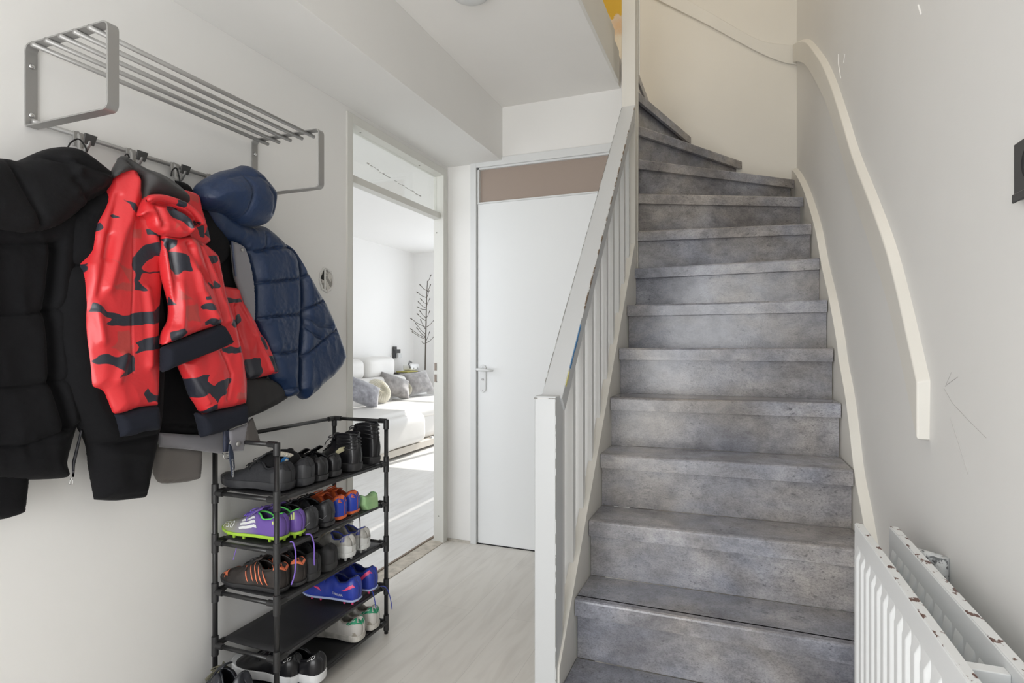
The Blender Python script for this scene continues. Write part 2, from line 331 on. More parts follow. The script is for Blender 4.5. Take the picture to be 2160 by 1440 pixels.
# left string
zt = lambda y: .64+1.09*(y-1.968)
sb = MB().prism([(-.523, 1.64, 0), (-.523, 1.64, zt(1.64)-.02), (-.523, 2.97, zt(2.97)), (-.523, 2.97, zt(2.97)-.46), (-.523, 2.05, 0)], (.031, 0, 0))
sb.build('string', paintc, st, bevel=.002)
# right string, face offset from the wall, curved top; follows the winders to the corner
def atR(x, y, off):
    d = ray(x, y); n_ = WN; c_ = n_.dot(WB)+off; t_ = c_/n_.dot(Vector((d.x, d.y, 0))); q_ = O+d*t_; return (q_.y, q_.z)
face = [atR(x, y, .030) for x, y in ((1819, 1092), (1802, 1000), (1791, 903), (1782, 833), (1769, 760), (1764, 718), (1748, 629), (1732, 557), (1718, 479), (1697, 408), (1681, 372))]
face = [(face[0][0]-.42, face[0][1]-.50), (face[0][0]-.15, face[0][1]-.175)]+face
face = [p for p in face if p[0] < 4.0]+[(4.036, face[-1][1]+.12)]
def spline(P, n=8):
    out = []
    for i in range(len(P)-1):
        p0 = P[max(i-1, 0)]; p1 = P[i]; p2 = P[i+1]; p3 = P[min(i+2, len(P)-1)]
        for k in range(n):
            t = k/n; out.append(tuple(.5*((2*b)+(-a+c)*t+(2*a-5*b+4*c-d)*t*t+(-a+3*b-3*c+d)*t**3) for a, b, c, d in zip(p0, p1, p2, p3)))
    out.append(tuple(P[-1])); return out
fs = spline(face, 5)
m = MB(); n = len(fs)
vs_ = []
for (y, z) in fs: vs_ += [(wallX(y, .030), y, z), (wallX(y, -.002), y, z+.008), (wallX(y, .030), y, max(z-.62, 0)), (wallX(y, -.002), y, max(z-.62, 0))]
m.add(vs_, [[4*i, 4*i+1, 4*i+5, 4*i+4] for i in range(n-1)]+[[4*i+2, 4*i, 4*i+4, 4*i+6] for i in range(n-1)]+[[4*i+3, 4*i+2, 4*i+6, 4*i+7] for i in range(n-1)]+[[0, 2, 3, 1]])
m.build('string', paintc, st, bevel=.0025)
# back wall skirting behind winders (thin)
# newel post (bottom) and tall post (top)
postp = mat('paint_post', (.51, .525, .535), .36)
MB().box(-.566, -.499, 1.627, 1.70, 0, 1.063).build('newel_post', postp, st, bevel=.004)
wear = mat('worn_edge', (.51, .52, .525), .5, col2=(.17, .12, .08), thr=.50, vscale=28)
wearline = mat('worn_line', (.55, .55, .54), .5, col2=(.13, .12, .10), thr=.46, vscale=30)
nw = MB().box(-.566, -.499, 1.6262, 1.6275, 1.055, 1.0575)
nw.build('worn_edge', wearline, st)
nw = MB().box(-.5003, -.4986, 1.6265, 1.6283, .2, 1.055)
nw.build('worn_edge', wearline, st)
MB().box(-.560, -.490, 2.965, 3.07, 1.42, 5.2).build('upper_post', paintc, st, bevel=.004)
MB().box(-.4895, -.484, 3.064, 3.07, 2.62, 5.2).build('bright_edge_strip', mat('bright_edge_white', (.9, .9, .88), .4), st)  # thin trim strip, its bright lit edge put into the white colour
MB().box(-.490, -.487, 3.02, 3.045, 1.44, 5.2).build('cover_strip', paintc, st, bevel=.001)
# balusters
zr = lambda y: 1.05+1.055*(y-1.66)
for i in range(10):
    y = 1.738+i*.130
    if y > 2.95: break
    MB().prism([(-.543, y-.016, zt(y-.016)-.09), (-.543, y+.016, zt(y+.016)-.09), (-.543, y+.016, zr(y+.016)-.02), (-.543, y-.016, zr(y-.016)-.02)], (.034, 0, 0)).build('baluster', paint, st, bevel=.002)
# handrail
a = math.atan(1.055); nx_, nz_ = -math.sin(a), math.cos(a)
def hr(y, t): return (y+nx_*t, zr(y)+nz_*t)
hb = MB(); y0, y1 = 1.665, 2.985
A = hr(y0, .0); B = hr(y1, .0); A2 = (1.66, zr(1.66)-.075); B2 = hr(y1, -.055)
hb.prism([(-.558, A[0], A[1]), (-.558, B[0], B[1]), (-.558, B2[0], B2[1]), (-.558, A2[0]+.04, A2[1]+.04)], (.066, 0, 0))
hrail = hb.build('handrail', postp, st, bevel=.003)
e1 = MB(); 
P1 = hr(1.90, .0008); P2 = hr(2.95, .0008); P3 = hr(2.95, -.006); P4 = hr(1.90, -.006)
e1.prism([(-.4915, *P1), (-.4915, *P2), (-.4915, *P3), (-.4915, *P4)], (.0012, 0, 0))
e1.prism([(-.4915, *P1), (-.4915, *P2), (-.4935, *P2), (-.4935, *P1)], (0, nx_*.0006, nz_*.0006))
e1.build('chipped_edge', wear, hrail)
for (ya, yb, colr, nm) in ((1.70, 1.745, (.62, .58, .22), 'yellow_chip'), (1.75, 1.89, (.05, .20, .42), 'blue_chip')):
    e2 = MB(); k = int((yb-ya)/.01)
    for i in range(k):
        y = ya+i*.01; q = random.uniform(.005, .011); P1 = hr(y, .001); P2 = hr(y+.0098, .001); P3 = hr(y+.0098, -q); P4 = hr(y, -q)
        e2.prism([(-.4915, *P1), (-.4915, *P2), (-.4915, *P3), (-.4915, *P4)], (.0015, 0, 0))
    e2.build(nm, mat(nm, colr, .5), hrail)
e3 = MB(); P1 = hr(1.70, .0008); P2 = hr(2.97, .0008)
e3.prism([(-.5584, *P1), (-.5584, *P2), (-.5568, *P2), (-.5568, *P1)], (0, nx_*.0005, nz_*.0005))
e3.build('worn_line', wearline, hrail)

# ---- wall-mounted handrail board on the right and back walls
top = [(1.569, 1.129), (1.725, 1.343), (1.843, 1.481), (2.022, 1.645), (2.273, 1.862), (2.467, 2.06), (2.689, 2.277), (2.892, 2.448), (3.085, 2.587), (3.414, 2.804), (3.72, 2.96), (4.012, 3.085)]
hgt = lambda y: .132 if y < 3 else .132-.02*(y-3)
tp = spline(top, 5); n = len(tp); m = MB(); vs_ = []
for (y, z) in tp:
    h_ = hgt(y); low = (wallX(y, .012 if y > 1.75 else .025))
    vs_ += [(wallX(y, -.003), y-.006, z+.006), (wallX(y, .025), y, z), (wallX(y, .025), y, z-h_), (wallX(y, -.003), y, z-h_)]
m.add(vs_, [[4*i+j, 4*i+j+1, 4*i+j+5, 4*i+j+4] for i in range(n-1) for j in range(3)]+[[0, 1, 2, 3], [4*(n-1)+j for j in (3, 2, 1, 0)]])
wr = m.build('wall_handrail', paintc, bevel=.004); tag(wr, 'white painted handrail board curving up the right and back stairwell walls', 'handrail')
tb_ = [(.335, 3.085), (.25, 3.105), (.10, 3.17), (-.172, 3.388), (-.336, 3.52), (-.50, 3.66), (-.60, 3.75)]
bt_ = [(.335, 2.962), (.25, 2.995), (.10, 3.09), (-.172, 3.300), (-.336, 3.42), (-.50, 3.54), (-.60, 3.62)]
t1, t2 = spline(tb_, 5), spline(bt_, 5); m = MB(); vs_ = []
for (x, z), (x2, z2) in zip(t1, t2): vs_ += [(x, 4.045, z+.003), (x, 4.026, z), (x2, 4.026, z2), (x2, 4.045, z2)]
n = len(t1); m.add(vs_, [[4*i+j, 4*i+j+1, 4*i+j+5, 4*i+j+4] for i in range(n-1) for j in range(3)])
o = m.build('back_board', paintc, bevel=.003); o.parent = wr

# ================================================================== RADIATOR
rd = thing('radiator', 'white double-panel radiator with rust-chipped paint along both top edges', 'radiator', (.33, 1.0, 0))
radm = mat('radiator_white', (.74, .76, .77), .35)
RA = R(1.0)
def rp(x, s, z): # s: distance from the far end toward the camera
    return Vector((x+s*math.sin(RA), 1.622-s*math.cos(RA), z))
chip = mat('radiator_chipped', (.74, .76, .77), .4, col2=(.12, .055, .04), thr=.565, vscale=55, stretch=(1, .6, 1))
def panel(x0, x1, ribs_out, ribs_in):
    m = MB(); L_ = 1.55; z0, z1 = .17, .781
    def slab(a, b, s0, s1, za, zb): m.prism([rp(a, s0, za), rp(a, s1, za), rp(b, s1, za), rp(b, s0, za)], (0, 0, zb-za))
    slab(x0, x1, 0, L_, z0, z1)
    s = .03
    while s < L_-.04:
        for side, on in ((x0, ribs_out), (x1, ribs_in)):
            if not on: continue
            dd = -.007 if side == x0 else .006
            P = [rp(side, s, 0), rp(side+dd, s+.008, 0), rp(side+dd, s+.030, 0), rp(side, s+.038, 0)]
            zA, zB = z0+.03, z1-.045
            vs = [Vector((p.x, p.y, zA)) for p in P]+[Vector((p.x, p.y, zB-(.022 if i in (1, 2) else 0))) for i, p in enumerate(P)]
            m.add(vs, [(0, 1, 5, 4), (1, 2, 6, 5), (2, 3, 7, 6), (4, 5, 6, 7), (3, 2, 1, 0)])
        s += .050
    o = m.build('panel', radm, rd, bevel=.003)
    tm = MB(); N_ = 1
    tm.prism([rp(x0+.0015, 0.004, z1-.003), rp(x0+.0015, L_, z1-.003), rp(x1-.0015, L_, z1-.003), rp(x1-.0015, .004, z1-.003)], (0, 0, .0042))
    tm.build('chipped_top', chip, o, bevel=.001)
    return o
panel(.261, .279, True, False); pr = panel(.333, .352, True, False)
for s in (.02, .62, 1.2):
    if s < .1: continue
    MB().prism([rp(.279, s, .745), rp(.279, s+.022, .745), rp(.333, s+.022, .745), rp(.333, s, .745)], (0, 0, .022)).build('spacer', radm, rd, bevel=.002)
    MB().tube([rp(.306, s+.012, .17), rp(.306, s+.012, .745)], .011, 10).build('connector_pipe', radm, rd, smooth=True)
bk = MB(); q0 = rp(.348, .135, .765); q1 = Vector((wallX(1.45, .012), 1.452, .765))
bk.tube([q0, q1], .012, 10).tube([q1+Vector((0, 0, .008)), q1+Vector((.002, -.004, -.085))], [.014, .008], 10)
bk.build('wall_bracket', mat('bracket_paint', (.60, .62, .63), .5, col2=(.16, .17, .18), thr=.56, vscale=70, bump=.8, bscale=120), rd, smooth=True)
# ---- socket
sk = thing('wall_socket', 'black wall socket low-profile plate at the right edge of the right wall', 'socket', (.41, 1.12, 1.48))
sk['label'] = 'dark grey wall socket on the right wall, half cut off by the picture edge'
skm = mat('socket_dark', (.055, .055, .055), .35)
def wp(y, off, z): return Vector((wallX(y, off), y, z))
m = MB(); ya, yb = 1.135, 1.0
m.prism([wp(ya, 0, 1.44), wp(yb, 0, 1.44), wp(yb, .012, 1.44), wp(ya, .012, 1.44)], (0, 0, .088)); m.build('plate', skm, sk, bevel=.002)
m = MB()
for i in range(24):
    a0 = 2*math.pi*i/24; a1 = 2*math.pi*(i+1)/24
m.tube([wp(1.075+.024*math.cos(t), .0125, 1.487+.024*math.sin(t)) for t in [2*math.pi*i/24 for i in range(24)]], .004, 8, closed=True); m.build('ring', darkm, sk, smooth=True)
m = MB().prism([wp(1.075+.020*math.cos(t), .0122, 1.487+.020*math.sin(t)) for t in [2*math.pi*i/24 for i in range(24)]], (-.001, 0, 0)); m.build('recess', darkm, sk)
ya = 1.132; m = MB().prism([wp(ya, .012, 1.435), wp(yb, .012, 1.435), wp(yb, .016, 1.435), wp(ya, .016, 1.435)], (0, 0, .014)); m.build('lower_lip', skm, sk, bevel=.002)
# ---- ceiling fitting
cf = MB().lathe([(.078, 0), (.078, -.012), (.072, -.026), (.05, -.036), (.02, -.04), (.001, -.041)], (-1.0, 2.10, ZC), 'z', 40).build('ceiling_fitting', paint, smooth=True)
tag(cf, 'round white ceiling fitting beside the bulkhead, cut by the top of the picture', 'ceiling fitting')
# ---- broken wall box hole
wb = thing('wall_box', 'round open electrical box with rough plaster rim on the left wall beside the navy jacket', 'electrical box', (-1.69, 2.075, 1.50))
cy, cz = 2.077, 1.497
m = MB(); prof_r = [.044+random.uniform(-.004, .005) for _ in range(28)]
m.tube([(XL+.001, cy+prof_r[i]*math.cos(2*math.pi*i/28), cz+1.15*prof_r[i]*math.sin(2*math.pi*i/28)) for i in range(28)], [random.uniform(.003, .0065) for _ in range(28)], 6, closed=True)
m.build('plaster_rim', mat('plaster_rough', (.78, .77, .75), .8, bump=1, bscale=120), wb, smooth=True)
MB().prism([(XL+.0008, cy+.04*math.cos(t), cz+.046*math.sin(t)) for t in [2*math.pi*i/24 for i in range(24)]], (.0008, 0, 0)).build('box_back', mat('box_inside', (.30, .29, .27), .6, col2=(.62, .6, .56), thr=.48, vscale=30), wb)
MB().box(XL+.001, XL+.006, cy-.016, cy-.009, cz-.043, cz+.046).build('rib', mat('plaster_rough', (.78, .77, .75), .8), wb)
MB().prism([(XL+.0012, cy-.04, cz+.002), (XL+.0012, cy-.014, cz+.046), (XL+.0012, cy-.014, cz-.002)], (.0008, 0, 0)).build('dark_gap', darkm, wb)
# hairline cracks and scratches on the right wall
ck = MB()
for pts in ([(1993, 818), (2010, 850), (2040, 885), (2075, 923)], [(2005, 880), (2020, 930), (2040, 1000)], [(1996, 815), (2008, 785)], [(1998, 812), (2020, 795)]):
    P = [atX(x, y, .405) for x, y in pts]; P = [wp(p.y, .0003, p.z) for p in P]; ck.tube(P, .0005, 5)
o = ck.build('trim_6', mat('crack', (.42, .41, .40), .8)); struct(o)
ck = MB()
for pts in ([(1771, 114), (1771, 135), (1775, 165)], [(1782, 115), (1780, 132)], [(1913, 15), (1918, 34)]):
    P = [atX(x, y, .375) for x, y in pts]; P = [wp(p.y, .0004, p.z) for p in P]; ck.tube(P, .0022, 5)
o = ck.build('trim_7', mat('filler', (.85, .84, .82), .8)); struct(o)

# ================================================================== COAT RACK
cr = thing('wall_coat_rack', 'grey metal hat shelf with five bars and a hook rail on the left wall', 'coat rack', (XL, 1.3, 1.87))
def bracket(y):
    m = MB(); x0, x1, z0, z1, r, t, hw = XL+.001, -1.378, 1.768, 1.978, .018, .004, .014
    out = []
    for cx, cz, a0 in ((x1-r, z1-r, 0), (x0+r, z1-r, 90), (x0+r*.3, z0+r*.3, 180), (x1-r, z0+r, 270)):
        rr_ = r*.3 if a0 == 180 else r
        for k in range(6): a = R(a0+18*k); out.append((cx+rr_*math.cos(a), cz+rr_*math.sin(a), math.cos(a), math.sin(a)))
    n = len(out); vs = []
    for (x, z, nx, nz) in out:
        vs += [(x, y-hw, z), (x, y+hw, z), (x-nx*t, y+hw, z-nz*t), (x-nx*t, y-hw, z-nz*t)]
    fs = [[4*i+j, 4*i+(j+1) % 4, 4*((i+1) % n)+(j+1) % 4, 4*((i+1) % n)+j] for i in range(n) for j in range(4)]
    b = m.add(vs, fs).build('bracket', steel, cr, bevel=.0008)
    for z in (1.925, 1.80):
        MB().lathe([(.007, 0), (.006, .003), (.002, .004)], (XL+.005, y, z), 'x', 14).build('screw', chrome, b, smooth=True)
    return b
bracket(.935); bracket(1.67)
for i in range(5):
    x = -1.651+i*.0535
    MB().tube([(x, .916, 1.968), (x, 1.70, 1.968)], .0065, 12).build('bar', steel, cr, smooth=True)
hr_ = MB().tube([(XL+.016, .93, 1.783), (XL+.016, 1.685, 1.783)], .0065, 12).build('hook_rail', steel, cr, smooth=True)
HOOKS = [1.038, 1.183, 1.326, 1.459, 1.60]
for y in HOOKS:
    m = MB().tube([(XL+.016, y, 1.790), (XL+.026, y, 1.775), (XL+.026, y, 1.745), (XL+.034, y, 1.733), (XL+.048, y, 1.735), (XL+.062, y, 1.752), (XL+.066, y, 1.762)], [.006, .006, .006, .006, .006, .006, .005], 10)
    m.box(XL+.018, XL+.024, y-.014, y+.014, 1.750, 1.790)
    h = m.build('hook', steel, hr_, smooth=False, bevel=.001)
    MB().prism([(XL+.060, y-.013, 1.752), (XL+.060, y+.013, 1.752), (XL+.070, y+.016, 1.778), (XL+.070, y-.016, 1.778)], (.005, 0, -.002)).build('hook_tip', mat('hook_tip_dark', (.06, .06, .058), .4), h, bevel=.001)

# ================================================================== GARMENTS
def seg_dist(P, lines):
    D = np.full(len(P), 9.0)
    for ln in lines:
        A = np.array(ln[:-1], float); B = np.array(ln[1:], float)
        for a, b in zip(A, B):
            ab = b-a; t = np.clip(((P-a)@ab)/max(ab@ab, 1e-12), 0, 1)[:, None]
            D = np.minimum(D, np.hypot(*(P-a-t*ab).T))
    return D
def inpoly(P, poly):
    x, y = P[:, 0], P[:, 1]; c = np.zeros(len(P), bool); n = len(poly); j = n-1
    for i in range(n):
        xi, yi = poly[i]; xj, yj = poly[j]
        if yi != yj: c ^= ((yi > y) != (yj > y)) & (x < (xj-xi)*(y-yi)/(yj-yi)+xi)
        j = i
    return c
def smooth_poly(P, n=5):
    out = []; N_ = len(P); T_ = []
    for i in range(N_):
        a, b, c = (np.array(P[(i+k) % N_], float) for k in (-1, 0, 1)); u, v = b-a, c-b
        cs = (u@v)/max(np.hypot(*u)*np.hypot(*v), 1e-9); m = min(np.hypot(*u), np.hypot(*v))
        t = (u/max(np.hypot(*u), 1e-9)+v/max(np.hypot(*v), 1e-9))*.5*m if cs > .45 else np.zeros(2); T_.append(t)
    for i in range(N_):
        p, q = np.array(P[i], float), np.array(P[(i+1) % N_], float); m0, m1 = T_[i], T_[(i+1) % N_]
        for k in range(n):
            t = k/n; out.append(tuple((2*t**3-3*t*t+1)*p+(t**3-2*t*t+t)*m0+(-2*t**3+3*t*t)*q+(t**3-t*t)*m1))
    return out
TK = .72
def garment(name, m, parent, poly, X0, T=.04, Rr=.04, back=.02, seams=(), sd=.5, sw=.012, folds=(), nz=.004, nf=(9, 4), step=.006, paintp=(), smoothed=True, lean=0, gather=.0, yl=0, seed=0):
    """sewn panel: outline on the plane x = X0 (metres in y, z), inflated to a rounded body with seams, folds and creases"""
    T = T*TK; nz = nz*.7; gather = gather*.6
    tp = lambda q: (lambda p: (p.y, p.z))(atX(q[0], q[1], X0+.55*T))
    tq = lambda q: (lambda p: (p.y, p.z))(atX(q[0], q[1], X0+.95*T))
    pl_ = [tp(q) for q in poly]
    if smoothed: pl_ = smooth_poly(pl_, 4)
    # resample outline
    bd = []
    for i in range(len(pl_)):
        a, b = np.array(pl_[i]), np.array(pl_[(i+1) % len(pl_)]); L_ = np.hypot(*(b-a)); k = max(1, int(L_/step))
        for j in range(k): bd.append(tuple(a+(b-a)*j/k))
    bd = np.array(bd); y0, z0 = bd.min(0); y1, z1 = bd.max(0)
    g = []; r = 0; z = z0
    while z < z1:
        ys = np.arange(y0+(step/2 if r % 2 else 0), y1, step); g.append(np.stack([ys, np.full(len(ys), z)], 1)); z += step*.87; r += 1
    g = np.concatenate(g); g = g[inpoly(g, pl_)]
    db = seg_dist(g, [list(map(tuple, bd))+[tuple(bd[0])]]); g = g[db > step*.55]
    allp = np.concatenate([bd, g]); nb = len(bd)
    vo, eo, fo, *_ = geometry.delaunay_2d_cdt([Vector(p) for p in allp], [], [list(range(nb))], 1, 1e-7)
    P = np.array([tuple(v) for v in vo])
    closed = [list(map(tuple, bd))+[tuple(bd[0])]]
    db = seg_dist(P, closed); e = np.sqrt(np.clip(1-(1-np.clip(db/Rr, 0, 1))**2, 0, 1))
    h = T*e
    if seams:
        ds = seg_dist(P, [[tq(q) for q in l] for l in seams]); h = h*(1-sd*np.exp(-ds/sw))-.0035*np.exp(-(ds/.0032)**2)*e; 
        if gather:
            wv = np.array([noise.noise(Vector((p[0]*70+seed, p[1]*70, 3))) for p in P]); h += gather*wv*np.exp(-ds/.022)*e
    for (ln, wd, am) in folds:
        d = seg_dist(P, [[tq(q) for q in ln]]); h += am*np.exp(-(d/wd)**2)*np.minimum(1, db/.02)
    if nz:
        w1 = np.array([noise.noise(Vector((p[0]*nf[0]+seed, p[1]*nf[1], seed*1.7))) + .5*noise.noise(Vector((p[0]*nf[0]*2.3, p[1]*nf[1]*2.3+seed, 5))) for p in P])
        w2 = np.array([abs(noise.noise(Vector((p[0]*nf[0]*1.7+p[1]*3+seed, p[1]*nf[1]*1.5, 9+seed)))) for p in P])
        h += nz*(w1-1.2*w2)*np.minimum(1, db/.015)
    onb = db < 1e-6
    base = X0+lean*(P[:, 1]-z0)+yl*(P[:, 0]-y0)
    N_ = len(P); xf = base+h; xb = base-back*e
    idx = {}; V = [(xf[i], P[i, 0], P[i, 1]) for i in range(N_)]
    bi = list(range(N_)); 
    for i in range(N_):
        if not onb[i]: bi[i] = len(V); V.append((xb[i], P[i, 0], P[i, 1]))
    Fc = [list(f) for f in fo]+[[bi[k] for k in reversed(f)] for f in fo]
    mb = MB(); mb.v = [Vector(v) for v in V]; mb.f = Fc
    o = mb.build(name, m, parent, smooth=True)
    if paintp:
        me = o.data; at = me.color_attributes.new('pattern', 'FLOAT_COLOR', 'POINT'); val = np.zeros((len(V), 4)); val[:, 3] = 1
        Q = np.array([(v[1], v[2]) for v in V])
        jit = np.array([(noise.noise(Vector((q[0]*45, q[1]*45, 1)))*.006, noise.noise(Vector((q[0]*45, q[1]*45, 7)))*.006) for q in Q])
        for pp, vv in paintp:
            pq = [tq(q) for q in smooth_poly(list(pp), 4)]; msk = inpoly(Q+jit, pq); sdv = seg_dist(Q+jit, [pq+[pq[0]]])*np.where(msk, 1, -1)
            ch = 0 if vv == 1 else 1; val[:, ch] = np.maximum(val[:, ch], np.clip(.5+sdv/.024, 0, 1))
        at.data.foreach_set('color', val.astype(np.float32).ravel())
    return o
def fabric(name, col, rough, weave=900, ws=.15, sheen=.3, crease=.3, cscale=14, spec=.5):
    if name in MATS: return MATS[name]
    m = mat(name, col, rough, sheen=sheen, spec=spec); nt = m.node_tree; N = nt.nodes.new; L = nt.links.new; b = nt.nodes['Principled BSDF']
    tc = N('ShaderNodeTexCoord'); n1 = N('ShaderNodeTexNoise'); n1.inputs['Scale'].default_value = weave; L(tc.outputs['Object'], n1.inputs['Vector'])
    n2 = N('ShaderNodeTexNoise'); n2.inputs['Scale'].default_value = cscale; n2.inputs['Detail'].default_value = 5; n2.inputs['Distortion'].default_value = .15; L(tc.outputs['Object'], n2.inputs['Vector'])
    b1 = N('ShaderNodeBump'); b1.inputs['Strength'].default_value = ws; b1.inputs['Distance'].default_value = .001; L(n1.outputs['Fac'], b1.inputs['Height'])
    b2 = N('ShaderNodeBump'); b2.inputs['Strength'].default_value = crease; b2.inputs['Distance'].default_value = .012; L(n2.outputs['Fac'], b2.inputs['Height']); L(b1.outputs[0], b2.inputs['Normal'])
    L(b2.outputs[0], b.inputs['Normal']); return m
blackf = fabric('cloth_black', (.007, .007, .008), .85, 700, .3, .02, .5, 14, .22)
blackf2 = fabric('cloth_black_soft', (.005, .005, .006), .9, 500, .3, .02, .45, 12, .2)
liningf = fabric('lining_charcoal', (.035, .034, .034), .6, 900, .1, .1, .3, 12)
navyf = fabric('nylon_navy', (.009, .026, .075), .42, 1200, .05, .04, .6, 18, .5)
ribf = fabric('rib_navy_black', (.008, .010, .018), .85, 800, .3, .02, .1, 8, .3)
taupef = fabric('cloth_taupe', (.13, .118, .11), .7, 800, .2, .1, .25, 10)
greyf = fabric('placket_grey', (.20, .195, .215), .6, 900, .1, .3, .15, 10)
charf = fabric('cloth_charcoal', (.022, .021, .022), .75, 700, .2, .05, .25, 10)
redf = fabric('nylon_red_camouflage', (.7, .03, .03), .34, 1000, .04, .05, .35, 11)
nt = redf.node_tree; N = nt.nodes.new; L = nt.links.new; at_ = N('ShaderNodeAttribute'); at_.attribute_name = 'pattern'
sx = N('ShaderNodeSeparateColor'); L(at_.outputs['Color'], sx.inputs[0])
m1 = N('ShaderNodeMix'); m1.data_type = 'RGBA'; m1.inputs[6].default_value = (.64, .026, .032, 1); m1.inputs[7].default_value = (.40, .06, .05, 1)
def edge(o_, k_):
    r_ = N('ShaderNodeMapRange'); r_.inputs[1].default_value = .5-k_; r_.inputs[2].default_value = .5+k_; L(o_, r_.inputs[0]); return r_.outputs[0]
sc_ = N('ShaderNodeMath'); sc_.operation = 'MULTIPLY'; sc_.inputs[1].default_value = .75; L(edge(sx.outputs[1], .08), sc_.inputs[0]); L(sc_.outputs[0], m1.inputs[0])
m2 = N('ShaderNodeMix'); m2.data_type = 'RGBA'; L(m1.outputs[2], m2.inputs[6]); m2.inputs[7].default_value = (.019, .021, .032, 1); L(edge(sx.outputs[0], .02), m2.inputs[0])
L(m2.outputs[2], redf.node_tree.nodes['Principled BSDF'].inputs['Base Color'])
zipm = mat('zip_dark', (.03, .03, .035), .4, metal=.4)
c2 = lambda P: [(x/1.755, 300+y/1.755) for x, y in P]
c3 = lambda P: [(160+x/2.88, 300+y/2.88) for x, y in P]
c4 = lambda P: [(160+x/3.2, 650+y/3.2) for x, y in P]
def W3(p, X): q = atX(p[0], p[1], X); return (q.x, q.y, q.z)
def loop(parent, pts, X, r=.002, m=darkm): return MB().tube(spline([W3(p, X) for p in pts], 5), r, 8).build('hanging_loop', m, parent, smooth=True)

# -------- black puffer jacket, far left
jb = thing('puffer_jacket', 'black hooded puffer jacket on the first hook at the far left', 'jacket', (-1.58, .95, 1.74), 'jackets on the hook rail')
del jb['group']
loop(jb, [(143, 312), (150, 300), (165, 293), (176, 303), (184, 320)], -1.63)
garment('body', blackf2, jb, [(-150, 420), (-60, 350), (40, 380), (140, 420), (190, 450), (178, 560), (168, 700), (176, 830), (182, 893), (170, 905), (152, 975), (158, 1000), (150, 1010), (80, 1014), (0, 1012), (-100, 1020), (-160, 1010), (-180, 700)], -1.62, .085, .06, .03,
        seams=[[(-150, 668), (60, 664), (140, 650)], [(-150, 828), (60, 815), (150, 800)], [(-150, 950), (60, 940), (182, 895)], [(-150, 520), (60, 515), (130, 510)]], sd=.20, sw=.010, step=.005, nz=.008, gather=.004,
        folds=[([(120, 520), (108, 640), (118, 800), (150, 900)], .012, -.03)], seed=2)
garment('sleeve', blackf2, jb, [(150, 440), (240, 380), (310, 480), (350, 640), (352, 820), (345, 905), (327, 985), (324, 1000), (313, 1052), (262, 1058), (216, 1056), (204, 990), (197, 938), (177, 898), (150, 850), (128, 760), (122, 650), (138, 540)], -1.60, .085, .05, .02,
        seams=[[(196, 937), (260, 935), (340, 920)], [(140, 560), (190, 558)]], sd=.35, sw=.01, folds=[([(215, 960), (260, 955), (320, 965)], .012, .006), ([(216, 1047), (262, 1050), (316, 1040)], .004, -.006)], nz=.007, seed=5)
garment('sleeve', blackf2, jb, [(-120, 900), (72, 985), (68, 1015), (64, 1050), (60, 1083), (20, 1096), (-40, 1100), (-120, 1090)], -1.63, .05, .05, .02, nz=.006, seed=8)
garment('hood', blackf, jb, [(-120, 345), (-20, 330), (30, 332), (52, 336), (80, 324), (105, 314), (131, 308), (160, 307), (185, 316), (215, 338), (247, 362), (246, 385), (232, 408), (196, 427), (165, 455), (130, 478), (95, 489), (57, 492), (0, 484), (-60, 470), (-130, 440)], -1.575, .075, .05, .05,
        seams=[[(28, 335), (40, 370), (95, 470)], [(40, 338), (100, 330), (170, 345), (243, 370)]], sd=.28, sw=.008, folds=[([(240, 400), (200, 420), (178, 408), (165, 380)], .012, -.022), ([(150, 335), (180, 355), (240, 372)], .01, .012), ([(165, 360), (170, 400), (190, 425)], .012, .014)], nz=.012, nf=(7, 7), seed=3)
garment('zip_tape', zipm, jb, [(171, 905), (176, 907), (160, 980), (158, 1006), (153, 1006), (153, 975)], -1.585, .006, .004, .003, nz=0, smoothed=False, step=.004)
MB().tube([W3((151, 1008), -1.585), W3((150, 1013), -1.583)], .0025, 8).tube([W3(p, -1.583) for p in ((148, 1012), (154, 1012), (153, 1021), (146, 1021))], .0012, 6, closed=True).build('zip_pull', chrome, jb)

# -------- black parka with grey trim, behind the red jacket
jp = thing('parka', 'black parka with grey trim and a lettered zip strap, behind the red jacket', 'jacket', (-1.62, 1.33, 1.70))
loop(jp, [(361, 372), (363, 360), (371, 354), (376, 365), (381, 392)], -1.625)
garment('body', blackf2, jp, [(340, 400), (372, 385), (400, 395), (425, 425), (450, 455), (474, 491), (489, 512), (497, 585), (520, 640), (540, 690), (560, 740), (575, 790), (520, 850), (521, 893), (470, 912), (432, 920), (343, 918), (332, 860), (330, 600), (330, 480)], -1.635, .06, .05, .03,
        seams=[[(340, 895), (440, 900)], [(435, 440), (500, 470)]], sd=.3, sw=.01, nz=.008, seed=11)
garment('collar', blackf, jp, [(372, 380), (400, 388), (425, 425), (450, 455), (474, 491), (486, 510), (482, 545), (462, 560), (430, 520), (400, 450)], -1.59, .02, .02, .015, nz=.004, seed=12)
garment('hem_flap', charf, jp, [(510, 795), (560, 797), (575, 800), (591, 809), (601, 822), (611, 839), (590, 852), (560, 868), (528, 881), (520, 850)], -1.60, .022, .02, .015, seams=[[(528, 877), (560, 860), (608, 832)]], sd=.3, sw=.006, nz=.004, smoothed=False, seed=13)
garment('grey_placket', greyf, jp, [(490, 508), (505, 513), (518, 522), (528, 550), (537, 595), (540, 650), (538, 690), (520, 650), (505, 610), (497, 588), (493, 550)], -1.572, .012, .012, .006, nz=.002, seed=14)
MB().lathe([(.006, 0), (.006, .003), (.003, .0045)], W3((511, 527), -1.562), 'x', 16).build('snap', steel, jp, smooth=True)
zt_ = MB(); A, B = W3((489, 511), -1.560), W3((497, 582), -1.560)
